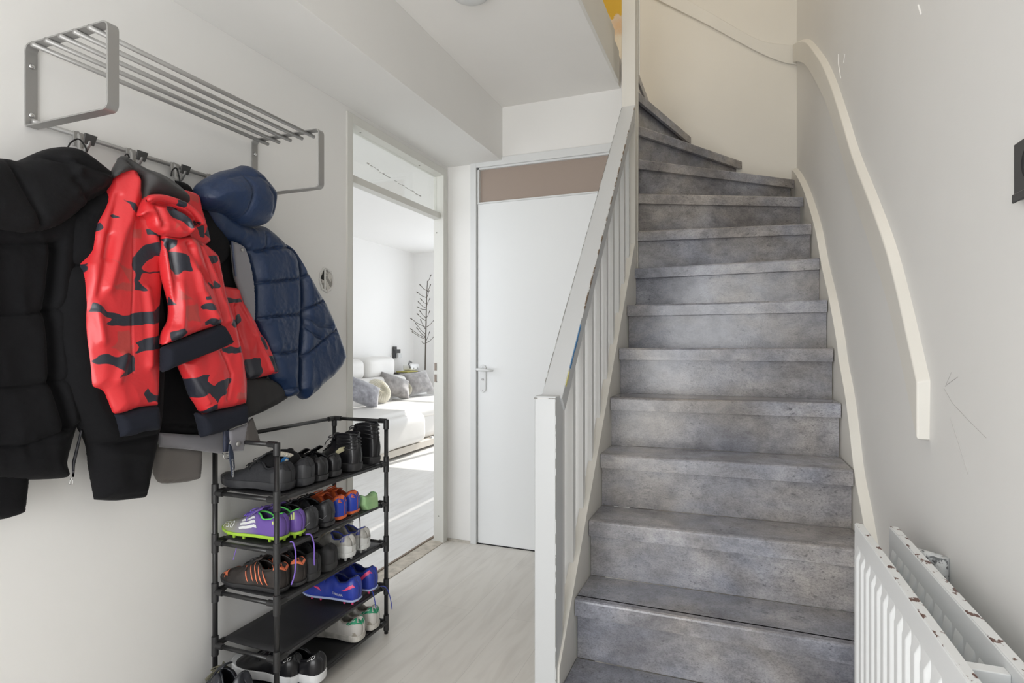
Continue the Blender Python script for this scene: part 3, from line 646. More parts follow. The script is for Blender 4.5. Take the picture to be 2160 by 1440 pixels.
for i in range(34):
    p = Vector(A).lerp(Vector(B), i/33); zt_.box(p.x-.002, p.x+.002, p.y-.003, p.y+.003, p.z-.0014, p.z+.0014)
z_ = zt_.build('zip_teeth', mat('zip_blue_grey', (.10, .12, .19), .4, metal=.3), jp)
garment('hem_trim', greyf, jp, [(336, 912), (390, 916), (440, 918), (474, 908), (474, 958), (454, 955), (400, 948), (338, 943)], -1.60, .016, .02, .01, nz=.003, smoothed=False, seed=15)
garment('back_hem', taupef, jp, [(520, 898), (528, 885), (535, 880), (543, 905), (551, 931), (519, 937)], -1.625, .01, .015, .006, nz=.001, smoothed=False)
garment('grey_placket', greyf, jp, [(484, 908), (524, 893), (520, 922), (516, 951), (487, 952)], -1.522, .01, .01, .006, nz=.001, smoothed=False)
MB().lathe([(.0085, 0), (.0085, .003), (.005, .005), (.002, .005)], W3((502, 936), -1.512), 'x', 18).build('snap', steel, jp, smooth=True)
garment('zip_tape', mat('zip_navy', (.02, .025, .05), .6, var=.4, vscale=90), jp, [(472, 905), (486, 905), (487, 953), (472, 953)], -1.527, .008, .006, .004, nz=.001, smoothed=False, step=.004)
garment('sleeve', taupef, jp, [(342, 935), (400, 940), (430, 948), (429, 980), (427, 1010), (404, 1016), (379, 1019), (340, 1017), (329, 982)], -1.625, .035, .03, .02, nz=.003, seams=[[(343, 1012), (380, 1014), (426, 1004)]], sd=.25, sw=.004, seed=16)
MB().tube([W3((485, 928), -1.512), W3((481, 962), -1.512)], .0018, 8).tube([W3((478+7*math.cos(t), 962+6*math.sin(t)), -1.512) for t in [i*math.pi/6 for i in range(12)]], .0015, 6, closed=True).build('zip_pull', chrome, jp, smooth=True)
strapm = mat('strap_navy', (.02, .03, .055), .6)
strap = garment('strap', strapm, jp, [(483, 935), (488, 938), (493, 953), (495, 972), (496, 985), (493, 1003), (489, 1007), (487, 990), (484, 970), (482, 950)], -1.505, .002, .003, .001, nz=0, smoothed=False, step=.004)
def text_mesh(txt, size, name, m, parent, fn, org_=(0, 0)):
    cu = bpy.data.curves.new('t', 'FONT'); cu.body = txt; cu.size = 1; cu.resolution_u = 3; cu.align_x = 'CENTER'; cu.align_y = 'CENTER'
    to = bpy.data.objects.new('t', cu); C.objects.link(to); bpy.context.view_layer.update()
    me = to.evaluated_get(bpy.context.evaluated_depsgraph_get()).to_mesh()
    vs = [tuple(v.co) for v in me.vertices]; fs_ = [list(p.vertices) for p in me.polygons]
    bpy.data.objects.remove(to); bpy.data.curves.remove(cu)
    mb = MB(); mb.v = [Vector(fn(x*size, y*size)) for x, y, z in vs]; mb.f = fs_
    o = mb.build(name, m, parent); return o
whitem = mat('print_white', (.82, .82, .82), .5)
def strapfn(u, v):   # text runs down the strap
    t = (u+.0)/.055+.5; a_ = Vector(W3((490.2, 971), -1.5015)); b_ = Vector(W3((491.5, 1003), -1.5015)); c = a_.lerp(b_, t)
    return (c.x, c.y+v, c.z)
text_mesh('CANADA GOOSE', .0085, 'lettering', whitem, strap, strapfn)

# -------- navy puffer jacket
jn = thing('puffer_jacket', 'navy blue quilted puffer jacket with stuffed hood on the right of the hook rail', 'jacket', (-1.58, 1.6, 1.70))
garment('body', navyf, jn, c3([(800, 400), (860, 380), (930, 420), (1060, 500), (1160, 505), (1220, 550), (1285, 610), (1345, 690), (1368, 860), (1372, 1050), (1362, 1250), (1357, 1440)])+[(633, 815), (634, 833), (611, 838), (600, 815), (585, 800), (570, 745), (555, 700), (542, 668), (541, 600), (528, 545), (515, 523), (485, 508), (450, 470), (436, 440)], -1.605, .075, .05, .03,
        seams=[c3([(960, 600), (1050, 655), (1130, 660), (1210, 640), (1330, 640)]), c3([(1060, 862), (1160, 850), (1355, 830)]), c3([(1090, 1085), (1190, 1060), (1375, 1045)]), c3([(1180, 1285), (1250, 1285), (1360, 1268)]), [(600, 826), (632, 818)]], sd=.26, sw=.008, step=.0034, nz=.006, gather=.010, folds=[(c3([(1170, 560), (1165, 660)]), .008, -.008)], seed=21)
garment('sleeve', navyf, jn, c3([(1280, 605), (1330, 640), (1380, 720), (1430, 810), (1480, 900), (1515, 955), (1560, 1060), (1592, 1130), (1620, 1210), (1643, 1305)])+[(728, 760), (722, 775), (705, 795), (685, 812), (668, 830), (651, 843), (640, 832), (633, 822), (634, 760), (637, 690), (636, 610), (628, 560), (618, 540)], -1.61, .080, .045, .03,
        seams=[c3([(1355, 840), (1395, 830), (1425, 800)]), c3([(1372, 1030), (1440, 1000), (1515, 963)]), c3([(1350, 1340), (1430, 1280), (1500, 1215), (1590, 1140)])], sd=.26, sw=.008, step=.0034, nz=.007, gather=.010,
        folds=[(c3([(1390, 1090), (1460, 1170), (1500, 1190)]), .008, -.012), (c3([(1410, 1050), (1480, 1110), (1560, 1120)]), .009, -.010)], seed=22)
garment('hood', navyf, jn, c3([(795, 290), (803, 255), (850, 212), (940, 168), (1020, 150), (1075, 130), (1110, 145), (1150, 175), (1200, 235), (1238, 305), (1232, 400), (1215, 460), (1190, 497), (1140, 508), (1060, 497), (990, 455), (940, 425), (900, 415), (855, 400), (818, 375), (798, 340)]), -1.565, .125, .09, .05,
        seams=[c3([(1060, 200), (1080, 260), (1078, 340), (1070, 490)]), c3([(870, 275), (960, 215), (1060, 190), (1150, 205), (1205, 250)])], sd=.12, sw=.010, step=.0045, nz=.006, nf=(8, 8), gather=.006, folds=[(c3([(820, 300), (860, 370), (920, 400)]), .014, -.010), (c3([(1190, 270), (1222, 330), (1215, 420)]), .008, -.008)], seed=23)

# -------- red camouflage jacket
jr = thing('windbreaker_jacket', 'red and dark camouflage windbreaker with ribbed navy cuffs on the second hook', 'jacket', (-1.53, 1.2, 1.70))
loop(jr, [(262, 338), (264, 328), (269, 325), (273, 333)], -1.62)
B1 = c3([(345, 745), (350, 700), (395, 640), (450, 612), (545, 600), (550, 680), (490, 690), (430, 715), (395, 760), (420, 785), (560, 785), (560, 800), (400, 800), (375, 840), (425, 900), (400, 905), (350, 890), (360, 820)])
PL = [(B1, 1), (c3([(90, 1030), (125, 975), (165, 1000), (200, 1030), (290, 1055), (360, 1035), (430, 1035), (540, 990), (540, 1090), (440, 1105), (300, 1115), (185, 1110), (215, 1070), (150, 1045)]), 1),
      (c3([(115, 1330), (175, 1290), (240, 1305), (300, 1280), (360, 1290), (360, 1390), (300, 1420), (250, 1430), (290, 1390), (210, 1350), (150, 1350)]), 1),
      (c3([(355, 1220), (440, 1190), (530, 1175), (530, 1250), (440, 1265), (365, 1275), (380, 1240)]), 1), (c3([(285, 335), (315, 365), (360, 395), (380, 450), (350, 440), (310, 380)]), 1), (c3([(210, 450), (240, 437), (268, 460), (235, 468)]), 1), (c3([(418, 525), (500, 545), (545, 575), (480, 570), (430, 565)]), 1),
      (c4([(470, 570), (490, 530), (515, 570), (580, 590), (580, 640), (500, 630)]), 1), (c3([(130, 520), (165, 480), (175, 510), (135, 570)]), 1), (c3([(70, 760), (100, 730), (90, 790), (75, 820)]), 1), (c3([(95, 1350), (110, 1340), (110, 1440), (95, 1430)]), 1),
      (c3([(200, 710), (300, 760), (345, 770), (350, 900), (270, 900), (205, 870), (330, 850), (290, 790)]), 2), (c3([(250, 1150), (330, 1140), (340, 1220), (290, 1260), (215, 1240), (260, 1200)]), 2), (c3([(230, 1240), (350, 1240), (350, 1280), (300, 1290)]), 2), (c3([(340, 540), (390, 520), (390, 580), (350, 580)]), 2)]
garment('front_panel', redf, jr, c3([(300, 90), (340, 95), (385, 150), (400, 190), (420, 330), (470, 450), (545, 560), (550, 700), (540, 850), (525, 1000), (520, 1200)])+[(343, 690), (342, 775), (340, 820), (338, 857), (300, 860), (265, 872), (243, 873), (230, 845), (219, 826), (196, 817), (190, 780)]+c3([(75, 1290), (60, 1100), (55, 900), (65, 730), (105, 640), (130, 490), (170, 410), (210, 330), (245, 190), (265, 140)]), -1.555, .05, .04, .03, step=.0032,
        folds=[(c3([(370, 230), (330, 420), (250, 660), (190, 880)]), .014, .014), (c3([(270, 320), (225, 520), (190, 700)]), .010, -.010), (c3([(345, 480), (350, 760), (340, 1040), (350, 1400)]), .0022, -.0045), (c3([(440, 480), (480, 600), (545, 700)]), .014, .014), (c3([(110, 740), (120, 950), (160, 1200)]), .012, .010), (c3([(210, 560), (170, 800), (110, 1000)]), .01, -.008), (c3([(300, 1300), (260, 1440)]), .012, .01), (c3([(430, 900), (460, 1100), (450, 1350)]), .012, .012)], nz=.010, nf=(8, 3), paintp=PL, seed=31)
garment('cuff', ribf, jr, [(243, 872), (270, 868), (300, 858), (338, 853), (341, 880), (340, 908), (312, 911), (285, 920), (257, 923)], -1.553, .045, .025, .02, nz=.001, smoothed=False, seed=32)
MB().tube([W3(p, -1.552) for p in c3([(245, 170), (205, 330), (130, 480), (100, 640), (62, 740), (50, 900), (55, 1100), (72, 1290), (95, 1440)])], .0035, 8).build('zip', zipm, jr, smooth=True)
garment('hood_lining', liningf, jr, [(246, 366), (262, 330), (270, 326), (280, 332), (306, 349), (354, 369), (382, 390), (402, 412), (404, 430), (385, 425), (345, 410), (322, 412), (312, 440), (304, 456), (296, 444), (300, 400), (303, 372), (290, 362), (268, 364), (250, 375)], -1.535, .05, .03, .03, nz=.008, nf=(10, 10), folds=[([(275, 332), (300, 362), (305, 400)], .010, -.02), ([(300, 360), (345, 385), (395, 415)], .012, .010)], seed=33)
PH = [(c3([(555, 400), (590, 385), (640, 405), (690, 450), (705, 520), (690, 535), (640, 480), (570, 440)]), 1), (c3([(625, 345), (672, 352), (672, 400), (630, 390)]), 1), (c3([(730, 470), (770, 480), (790, 580), (760, 570)]), 1), (c3([(800, 510), (820, 530), (815, 590), (790, 560)]), 1), (c3([(690, 300), (750, 330), (750, 370), (700, 340)]), 2), (c3([(600, 480), (640, 500), (600, 530)]), 2)]
garment('shoulder', redf, jr, [(388, 398), (400, 401), (420, 410), (428, 440), (440, 480), (446, 510), (425, 520), (400, 505), (392, 450)], -1.56, .035, .02, .02, nz=.006, paintp=PH, step=.0045, seed=36)
garment('hood', redf, jr, [(302, 450), (312, 425), (325, 410), (345, 411), (375, 420), (400, 432), (425, 452), (434, 470), (428, 478), (410, 470), (408, 490), (396, 500), (375, 500), (345, 493), (328, 478), (322, 458), (312, 452), (304, 458)], -1.50, .05, .022, .04, nz=.010, nf=(14, 14), step=.0032,
        folds=[([(325, 425), (360, 432), (400, 455), (428, 478)], .007, -.022), ([(335, 440), (350, 470), (345, 490)], .008, -.012), ([(370, 440), (395, 465), (403, 488)], .006, .014), ([(310, 430), (330, 422)], .006, .012)], paintp=PH, seed=34)
garment('collar_edge', redf, jr, [(310, 425), (318, 411), (345, 409), (378, 418), (408, 434), (432, 462), (433, 476), (426, 474), (405, 448), (375, 432), (345, 424), (325, 424)], -1.470, .02, .01, .02, nz=.003, paintp=PH, step=.0042, seed=35)
PB = [(c3([(560, 580), (640, 590), (600, 660), (690, 690), (710, 780), (630, 795), (590, 700)]), 1), (c3([(585, 940), (610, 935), (640, 980), (600, 990)]), 1), (c3([(590, 1160), (650, 1130), (690, 1150), (650, 1200), (600, 1205)]), 1), (c3([(760, 1000), (800, 975), (860, 990), (870, 1010), (780, 1020)]), 1), (c3([(790, 1090), (840, 1070), (890, 1080), (900, 1110), (800, 1110)]), 1), (c3([(540, 700), (560, 720), (570, 900), (545, 900)]), 1), (c3([(585, 1040), (605, 1030), (600, 1090)]), 1), (c3([(780, 935), (820, 930), (830, 950), (790, 955)]), 1),
      (c3([(720, 560), (800, 590), (780, 640), (730, 610)]), 2), (c3([(660, 1000), (740, 980), (760, 1090), (680, 1090)]), 2), (c3([(640, 900), (720, 960), (650, 960)]), 2),
      (c3([(825, 690), (870, 685), (870, 720), (840, 740)]), 1), (c3([(830, 840), (860, 870), (850, 885), (835, 880)]), 1), (c3([(890, 1250), (960, 1245), (1010, 1250), (990, 1275), (930, 1280)]), 1), (c3([(960, 1080), (1000, 1040), (1010, 1100), (970, 1120)]), 1), (c3([(945, 950), (1010, 950), (1010, 970), (930, 975)]), 1),
      (c4([(770, 500), (820, 460), (900, 450), (880, 500), (930, 520), (1000, 480), (1055, 470), (1055, 500), (1010, 540), (1020, 570), (980, 600), (960, 640), (900, 580), (850, 600), (800, 600)]), 1), (c4([(890, 710), (910, 670), (960, 640), (980, 680), (930, 710)]), 1), (c4([(1090, 570), (1160, 570), (1160, 620), (1080, 610)]), 2), (c4([(990, 280), (1120, 260), (1120, 300), (1040, 300)]), 1), (c4([(1050, 110), (1110, 30), (1115, 100), (1080, 130)]), 1)]
garment('front_sleeve', redf, jr, c3([(690, 570), (760, 590), (830, 640), (880, 690), (905, 830), (930, 950), (975, 1080), (1000, 1200), (1025, 1300)])+[(519, 770), (524, 800), (524, 830), (522, 852), (490, 860), (460, 866), (437, 873), (425, 855), (412, 835), (400, 800), (385, 765), (420, 735), (440, 690), (420, 600), (400, 540)], -1.535, .05, .035, .03, step=.0032,
        folds=[(c3([(760, 640), (850, 850), (930, 1080)]), .010, .014), (c3([(800, 630), (870, 800), (900, 950)]), .007, -.012), ([(470, 740), (490, 790), (480, 840)], .006, -.006), ([(410, 800), (440, 850)], .008, .008)], nz=.010, nf=(9, 5), paintp=PB, seed=37)
garment('back_panel', redf, jr, c3([(545, 560), (640, 575), (730, 575), (770, 640), (800, 740), (850, 870), (880, 980), (905, 1095), (880, 1110), (760, 1150), (640, 1200), (545, 1235), (560, 1150), (595, 1080), (600, 990), (580, 900), (555, 800), (545, 680)]), -1.51, .045, .03, .03, step=.0032,
        folds=[(c3([(590, 620), (630, 850), (620, 1100)]), .012, -.018), (c3([(560, 640), (590, 900), (600, 1000)]), .008, .014), (c3([(700, 620), (750, 760), (840, 850)]), .010, -.014), (c3([(720, 650), (770, 900), (860, 1060)]), .012, .014), (c3([(640, 1180), (650, 1000), (640, 850)]), .012, .010)], nz=.011, nf=(10, 5), paintp=PB, seed=38)
garment('waistband', ribf, jr, c4([(605, 262), (700, 222), (800, 182), (900, 145), (1000, 102), (1040, 165), (1078, 237), (960, 290), (860, 330), (740, 378), (660, 412), (600, 440)]), -1.505, .04, .02, .02, nz=.001, smoothed=False, seed=39)
garment('cuff', ribf, jr, [(419, 869), (437, 873), (460, 866), (490, 860), (523, 850), (525, 872), (525, 893), (500, 902), (470, 914), (432, 923), (426, 895)], -1.53, .045, .025, .02, nz=.001, smoothed=False, seed=40)
PR = [(c3([(1040, 1320), (1120, 1310), (1130, 1440), (1040, 1440)]), 1), (c3([(1170, 1300), (1200, 1290), (1235, 1390), (1200, 1400), (1180, 1440), (1215, 1440)]), 1), (c3([(1120, 1180), (1140, 1180), (1170, 1260), (1150, 1260)]), 1), (c3([(905, 950), (1012, 948), (1012, 970), (915, 975)]), 1), (c3([(950, 1110), (1000, 1040), (1012, 1090), (985, 1130)]), 1)]
garment('front_edge', redf, jr, c3([(890, 870), (960, 880), (1003, 885), (1018, 950), (1055, 1020), (1090, 1080), (1130, 1160), (1165, 1205), (1200, 1290), (1235, 1390)])+[(586, 788), (547, 797), (526, 800), (516, 770), (508, 735), (492, 690), (478, 645)], -1.585, .03, .025, .02, step=.0034, nz=.009, nf=(10, 6), paintp=PR, folds=[(c3([(1000, 960), (1060, 1100), (1150, 1290), (1200, 1420)]), .006, .010), (c3([(980, 1000), (1020, 1200), (1060, 1400)]), .01, -.012)], seed=41)

# ================================================================== SHOE RACK
RXF, RXB, RY0, RY1 = -1.384, -1.650, 1.462, 2.083
SHZ = [.048, .200, .380, .547, .714]
sr = thing('shoe_rack', 'black tube shoe rack with five fabric shelves beside the open doorway', 'shoe rack', (-1.517, 1.77, 0))
for (x, y) in ((RXF, RY0), (RXF, RY1), (RXB, RY0), (RXB, RY1)):
    pb = MB().tube([(x, y, 0), (x, y, .893)], .0085, 12).build('post', blackm, sr, smooth=True)
    for z in SHZ+[.893]:
        jm = MB()
        jm.tube([(x, y, max(z-.035, .002)), (x, y, z+.006 if z > .8 else z+.03)], .0115, 12)
        sx_ = 1 if x == RXB else -1; sy_ = 1 if y == RY0 else -1
        jm.tube([(x, y, z), (x+sx_*.035, y, z)], .0105, 10)
        if not (x == RXF and z > .8): jm.tube([(x, y, z), (x, y+sy_*.04, z)], .0105, 10)
        if z < .8: jm.prism([(x, y, z-.004), (x+sx_*.03, y, z-.004), (x, y+sy_*.03, z-.004)], (0, 0, .006))
        jm.build('joint', blackj, pb, bevel=.001)
for z in SHZ:
    for y in (RY0, RY1): MB().tube([(RXB, y, z), (RXF, y, z)], .0075, 10).build('side_rail', blackm, sr, smooth=True)
    for x in (RXB, RXF): MB().tube([(x, RY0, z), (x, RY1, z)], .0075, 10).build('shelf_rail', blackm, sr, smooth=True)
    m = MB(); nx2, ny2 = 10, 14; vs_ = []; fs_ = []
    for i in range(nx2+1):
        for j in range(ny2+1):
            x = RXB+(RXF-RXB)*i/nx2; y = RY0+.03+(RY1-RY0-.06)*j/ny2; sg = -.004*math.sin(math.pi*i/nx2)
            zz = z+.008+sg; vs_.append((x, y, zz))
    for i in range(nx2):
        for j in range(ny2): a_ = i*(ny2+1)+j; fs_.append([a_, a_+1, a_+ny2+2, a_+ny2+1])
    m.add(vs_, fs_); o = m.build('shelf_cloth', shelfm, sr, smooth=True); q = o.modifiers.new('t', 'SOLIDIFY'); q.thickness = .003
MB().tube([(RXB, RY0, .893), (RXB, RY1, .893)], .0075, 10).build('shelf_rail', blackm, sr, smooth=True)
for y in (RY0, RY1): MB().tube([(RXB, y, .893), (RXF, y, .893)], .0075, 10).build('side_rail', blackm, sr, smooth=True)

# ================================================================== SHOES
def itp(x, T): 
    xs = [t[0] for t in T]; ys = [t[1] for t in T]; 
    for i in range(len(xs)-1):
        if x <= xs[i+1]:
            t = (x-xs[i])/(xs[i+1]-xs[i]); t = t*t*(3-2*t); return ys[i]+(ys[i+1]-ys[i])*t
    return ys[-1]
WPROF = [(0, .0), (.012, .42), (.04, .60), (.10, .70), (.22, .72), (.38, .74), (.52, .86), (.68, 1.0), (.80, .97), (.90, .80), (.96, .56), (.99, .28), (1, .0)]
HLOW = [(0, .072), (.03, .083), (.08, .080), (.16, .066), (.26, .062), (.36, .076), (.42, .080), (.55, .066), (.70, .050), (.82, .043), (.92, .036), (.98, .024), (1, .012)]
OPEN = [(0, 0), (.03, 0), (.08, .018), (.15, .025), (.28, .024), (.38, .013), (.42, 0), (1, 0)]
HBOOT = [(0, .15), (.04, .165), (.10, .168), (.2, .168), (.30, .165), (.40, .140), (.48, .105), (.58, .078), (.70, .060), (.82, .052), (.92, .045), (.98, .03), (1, .015)]
OBOOT = [(0, 0), (.02, 0), (.05, .028), (.15, .036), (.28, .034), (.37, .016), (.41, 0), (1, 0)]
def shoe(name, label, cat, loc, upper, sole, rz=0, L=.27, Wd=.096, base=.022, Hp=HLOW, Op=OPEN, lace=None, lining=None, tongue=None, heel=None, heel_h=(0, .6, .12), toe=None, studs=None, ns=44, nv=12, tilt=0, hs=1, group=None, tongue_h=.02, foxing=None, roll=0):
    r = thing(name, label, cat, loc, group); r.rotation_euler = (roll, tilt, math.pi+rz); r['_o'] = (0, 0, 0)
    lining = lining or darkm
    def wid(s): return max(itp(s, WPROF)*Wd/2, .0015)
    boot = Hp is HBOOT
    def surf(s, v, sd, off=0):
        h = itp(s, Hp)*hs*(L/.27); o_ = min(itp(s, Op), wid(s)*.8); w_ = wid(s); b0 = base*.75+(.010*max(0, (s-.75)/.25)**2)
        if boot:
            k = max(0, min(1, (v-.30)/.45)); wv = w_*(1.02-.06*v) if s < .45 else w_; wv = wv+(max(o_, .002)-wv)*(k*k*(3-2*k))*(.85 if s < .42 else 1) if s < .42 else None
            if wv is None or s >= .42: a = v*math.pi/2; y = o_+(w_-o_)*math.cos(a)**.75; z = b0+(h-b0)*math.sin(a)**.95
            else:
                y = max(wv, o_); z = b0+(h-b0)*v
                if v > .97 and o_ < .002: y = 0
        else:
            a = v*math.pi/2; ex = .55 if s < .42 else .75
            y = o_+(w_-o_)*(math.cos(a)**ex if v < .999 else 0); z = b0+(h-b0)*math.sin(a)**(1.0 if s >= .42 else .92)
            bulge = .004*math.sin(math.pi*v)*(1 if s < .35 else .3)*min(1, w_/.02)**2; y += bulge if v < .98 else 0
            if s < .36: y *= 1-.16*v*v*(1-s/.36)
        x = s*L
        if s < .12: x -= .006*math.sin(math.pi*min(v*1.15, 1))*(1-s/.12)
        if s < .1: x += .012*v*v*(1-s/.1)*(1 if not boot else .3)      # heel leans forward going up
        p = Vector((x, sd*y, z))
        if off:
            e_ = .004; p1 = surf(min(s+e_, .999), v, sd); p0 = surf(max(s-e_, .001), v, sd); q1 = surf(s, min(v+.02, .96), sd); q0 = surf(s, max(v-.02, 0), sd)
            n_ = (p1-p0).cross(q1-q0); n_ = n_.normalized() if n_.length > 1e-9 else Vector((0, sd, 0))
            if n_.y*sd < -1e-4 or (abs(n_.y) < .2 and s < .05 and n_.x > 0): n_ = -n_
            p = p+n_*off
        return p
    SS = sorted(set([0, .006, .014, .024, .036, .05, .07]+[i/ns for i in range(4, ns)]+[.985, .995, 1]))
    def shell(off=0, s0=0, s1=1, v0=0, v1=1, both=True):
        m = MB(); ss = [s for s in SS if s0 <= s <= s1]; n = nv
        for sd in (1, -1):
            vs = [surf(s, v0+(v1-v0)*j/n, sd, off) for s in ss for j in range(n+1)]
            m.add(vs, [[i*(n+1)+j, i*(n+1)+j+1, (i+1)*(n+1)+j+1, (i+1)*(n+1)+j] for i in range(len(ss)-1) for j in range(n)])
        return m
    up = shell().build('upper', upper, r, smooth=True)
    bm = bmesh.new(); bm.from_mesh(up.data); bmesh.ops.remove_doubles(bm, verts=bm.verts, dist=.0006); bmesh.ops.recalc_face_normals(bm, faces=bm.faces)
    if sum((f.normal.y if f.calc_center_median().y > 0 else -f.normal.y)*f.calc_area() for f in bm.faces) < 0: bmesh.ops.reverse_faces(bm, faces=bm.faces)
    bm.to_mesh(up.data); bm.free()
    q = up.modifiers.new('t', 'SOLIDIFY'); q.thickness = .0035; q.offset = -1
    # footbed / lining
    m = MB(); vs = []; ss = [.03+.5*i/14 for i in range(15)]
    for s in ss: w_ = wid(s)*.9; vs += [(s*L, -w_, base+.006), (s*L, w_, base+.006)]
    m.add(vs, [[2*i, 2*i+1, 2*i+3, 2*i+2] for i in range(14)]); m.build('insole', lining, r)
    rim = [surf(s, 1, 1) for s in SS if .02 < s < .42]+[surf(s, 1, -1) for s in reversed([s for s in SS if .02 < s < .42])]
    MB().tube(rim, .0032, 8, closed=True).build('collar', lining if lining is not darkm else upper, r, smooth=True)
    # sole
    m = MB(); vs = []; n = len(SS); ring = []
    for s in SS: ring.append((s, 1))
    for s in reversed(SS[1:-1]): ring.append((s, -1))
    prof = [(0, .90), (.15, .985), (.6, 1.03), (.92, 1.03), (1, .97)]
    k = len(ring)
    for (t, q_) in prof:
        for s, sd in ring:
            w_ = wid(s)*q_+(.0015 if 0 < s < 1 else 0); x = L*.5+(s-.5)*L*(1+.03*(q_-.97)/.06)
            lift = .010*max(0, (s-.75)/.25)**2; ar = .006*math.exp(-((s-.42)/.12)**2) if base > .018 and t == 0 else 0
            vs.append((x, sd*w_, lift+ar+t*base))
    fs_ = [[a_*k+i, a_*k+(i+1) % k, (a_+1)*k+(i+1) % k, (a_+1)*k+i] for a_ in range(len(prof)-1) for i in range(k)]+[list(range(k))[::-1], [(len(prof)-1)*k+i for i in range(k)]]
    so_ = m.add(vs, fs_).build('sole', sole, r, smooth=False, bevel=.0015)
    if studs:
        for (s, yy) in ((.07, .5), (.07, -.5), (.2, .55), (.2, -.55), (.6, .6), (.6, -.6), (.75, .65), (.75, -.65), (.9, .4), (.9, -.4), (.72, 0)):
            w_ = wid(s); MB().tube([(s*L, yy*w_, .012+.01*max(0, (s-.75)/.25)**2), (s*L, yy*w_, -.012)], [.0075, .0045], 10).build('stud', studs, so_, smooth=True)
    # tongue
    m = MB(); vs = []; K = 8
    for i in range(K+1):
        s = .58-.24*i/K; z = itp(min(max(s, .42), .6), Hp)*hs*(L/.27)+.002+tongue_h*(i/K)**1.5; x = s*L-.004*(i/K)
        if boot: x = (.58-.17*i/K)*L; z = itp(.58-.17*i/K, Hp)*hs*(L/.27)+.002+.022*(i/K)**3
        for j in range(5): yy = (j/4-.5)*2; vs.append((x-.004*yy*yy*0, yy*.021, z-.007*yy*yy))
    m.add(vs, [[i*5+j, i*5+j+1, (i+1)*5+j+1, (i+1)*5+j] for i in range(K) for j in range(4)])
    o = m.build('tongue', tongue or upper, r, smooth=True); q = o.modifiers.new('t', 'SOLIDIFY'); q.thickness = .004
    if lace:
        m = MB()
        for i in range(6):
            s = .40+.035*i; h0 = itp(s, Hp)*hs*(L/.27)+.005
            m.tube([(s*L, -.019, h0-.007), (s*L+.003, -.008, h0), (s*L+.006, .008, h0), (s*L+.010, .019, h0-.007)], .0022, 6)
            m.tube([(s*L+.006, -.019, h0-.007), (s*L+.003, 0, h0+.001), (s*L, .019, h0-.007)], .0022, 6)
        s = .40; h0 = itp(s, Hp)*hs*(L/.27)+.008
        for q_ in (1, -1):
            m.tube(spline([(s*L, 0, h0), (s*L+.006, q_*.010, h0+.006), (s*L+.020, q_*.020, h0+.001), (s*L+.024, q_*.022, h0-.006), (s*L+.012, q_*.012, h0-.003), (s*L, 0, h0)], 4), .0019, 6)
            m.tube(spline([(s*L, 0, h0), (s*L+.012, q_*.022, h0-.006), (s*L+.026, q_*.032, h0-.020), (s*L+.03, q_*.036, h0-.034)], 4), .0018, 6)
        m.build('laces', lace, r, smooth=True)
    def patch(nm, mt, poly, sd=1, off=.0012, n=6):     # poly in (s, v): thin decal panel following the surface
        # triangulated on a fine grid clipped by the polygon
        bd = []
        for i in range(len(poly)):
            a_, b_ = np.array(poly[i], float), np.array(poly[(i+1) % len(poly)], float); k_ = max(1, int(max(abs(b_-a_)/(.02, .08))))
            bd += [tuple(a_+(b_-a_)*j/k_) for j in range(k_)]
        P_ = np.array(bd); g = np.array([(s, v) for s in np.arange(P_[:, 0].min(), P_[:, 0].max(), .02) for v in np.arange(P_[:, 1].min(), P_[:, 1].max(), .08)] or [(9, 9)])
        g = g[inpoly(g, poly)] if len(g) else g
        if len(g): d_ = seg_dist(g, [bd+[bd[0]]]); g = g[d_ > .006]
        al = [Vector(p) for p in bd]+[Vector(p) for p in g]
        vo, eo, fo, *_ = geometry.delaunay_2d_cdt(al, [], [list(range(len(bd)))], 1, 1e-6)
        mb = MB(); mb.v = [surf(min(max(v.x, .002), .998), min(max(v.y, 0), 1), sd, off) for v in vo]; mb.f = [list(f) for f in fo]
        o = mb.build(nm, mt, up, smooth=True); return o
    def text(txt, size, s, v, mt, sd=1, asp=1.0, rot=0, off=.0018, nm='lettering'):
        ca, sa = math.cos(rot), math.sin(rot)
        def fn(x, y):
            x, y = x*ca-y*sa, x*sa+y*ca
            ss_ = s-sd*x/L*-1*(-1) if False else s+(x if sd > 0 else -x)/L*(-1 if sd > 0 else -1)*(1 if True else 1)
            return surf(min(max(ss_, .002), .998), min(max(v+y*asp/.06, 0), 1), sd, off)
        return text_mesh(txt, size, nm, mt, up, fn)
    if heel: 
        m = shell(.0014, 0, heel_h[2], heel_h[0], heel_h[1]); m.build('heel_counter', heel, up, smooth=True)
    if toe: shell(.0012, .80, 1, 0, .75).build('toe_cap', toe, up, smooth=True)
    if foxing: shell(.0016, 0, 1, 0, .14).build('foxing', foxing, up, smooth=True)
    return r, up, patch, text, surf
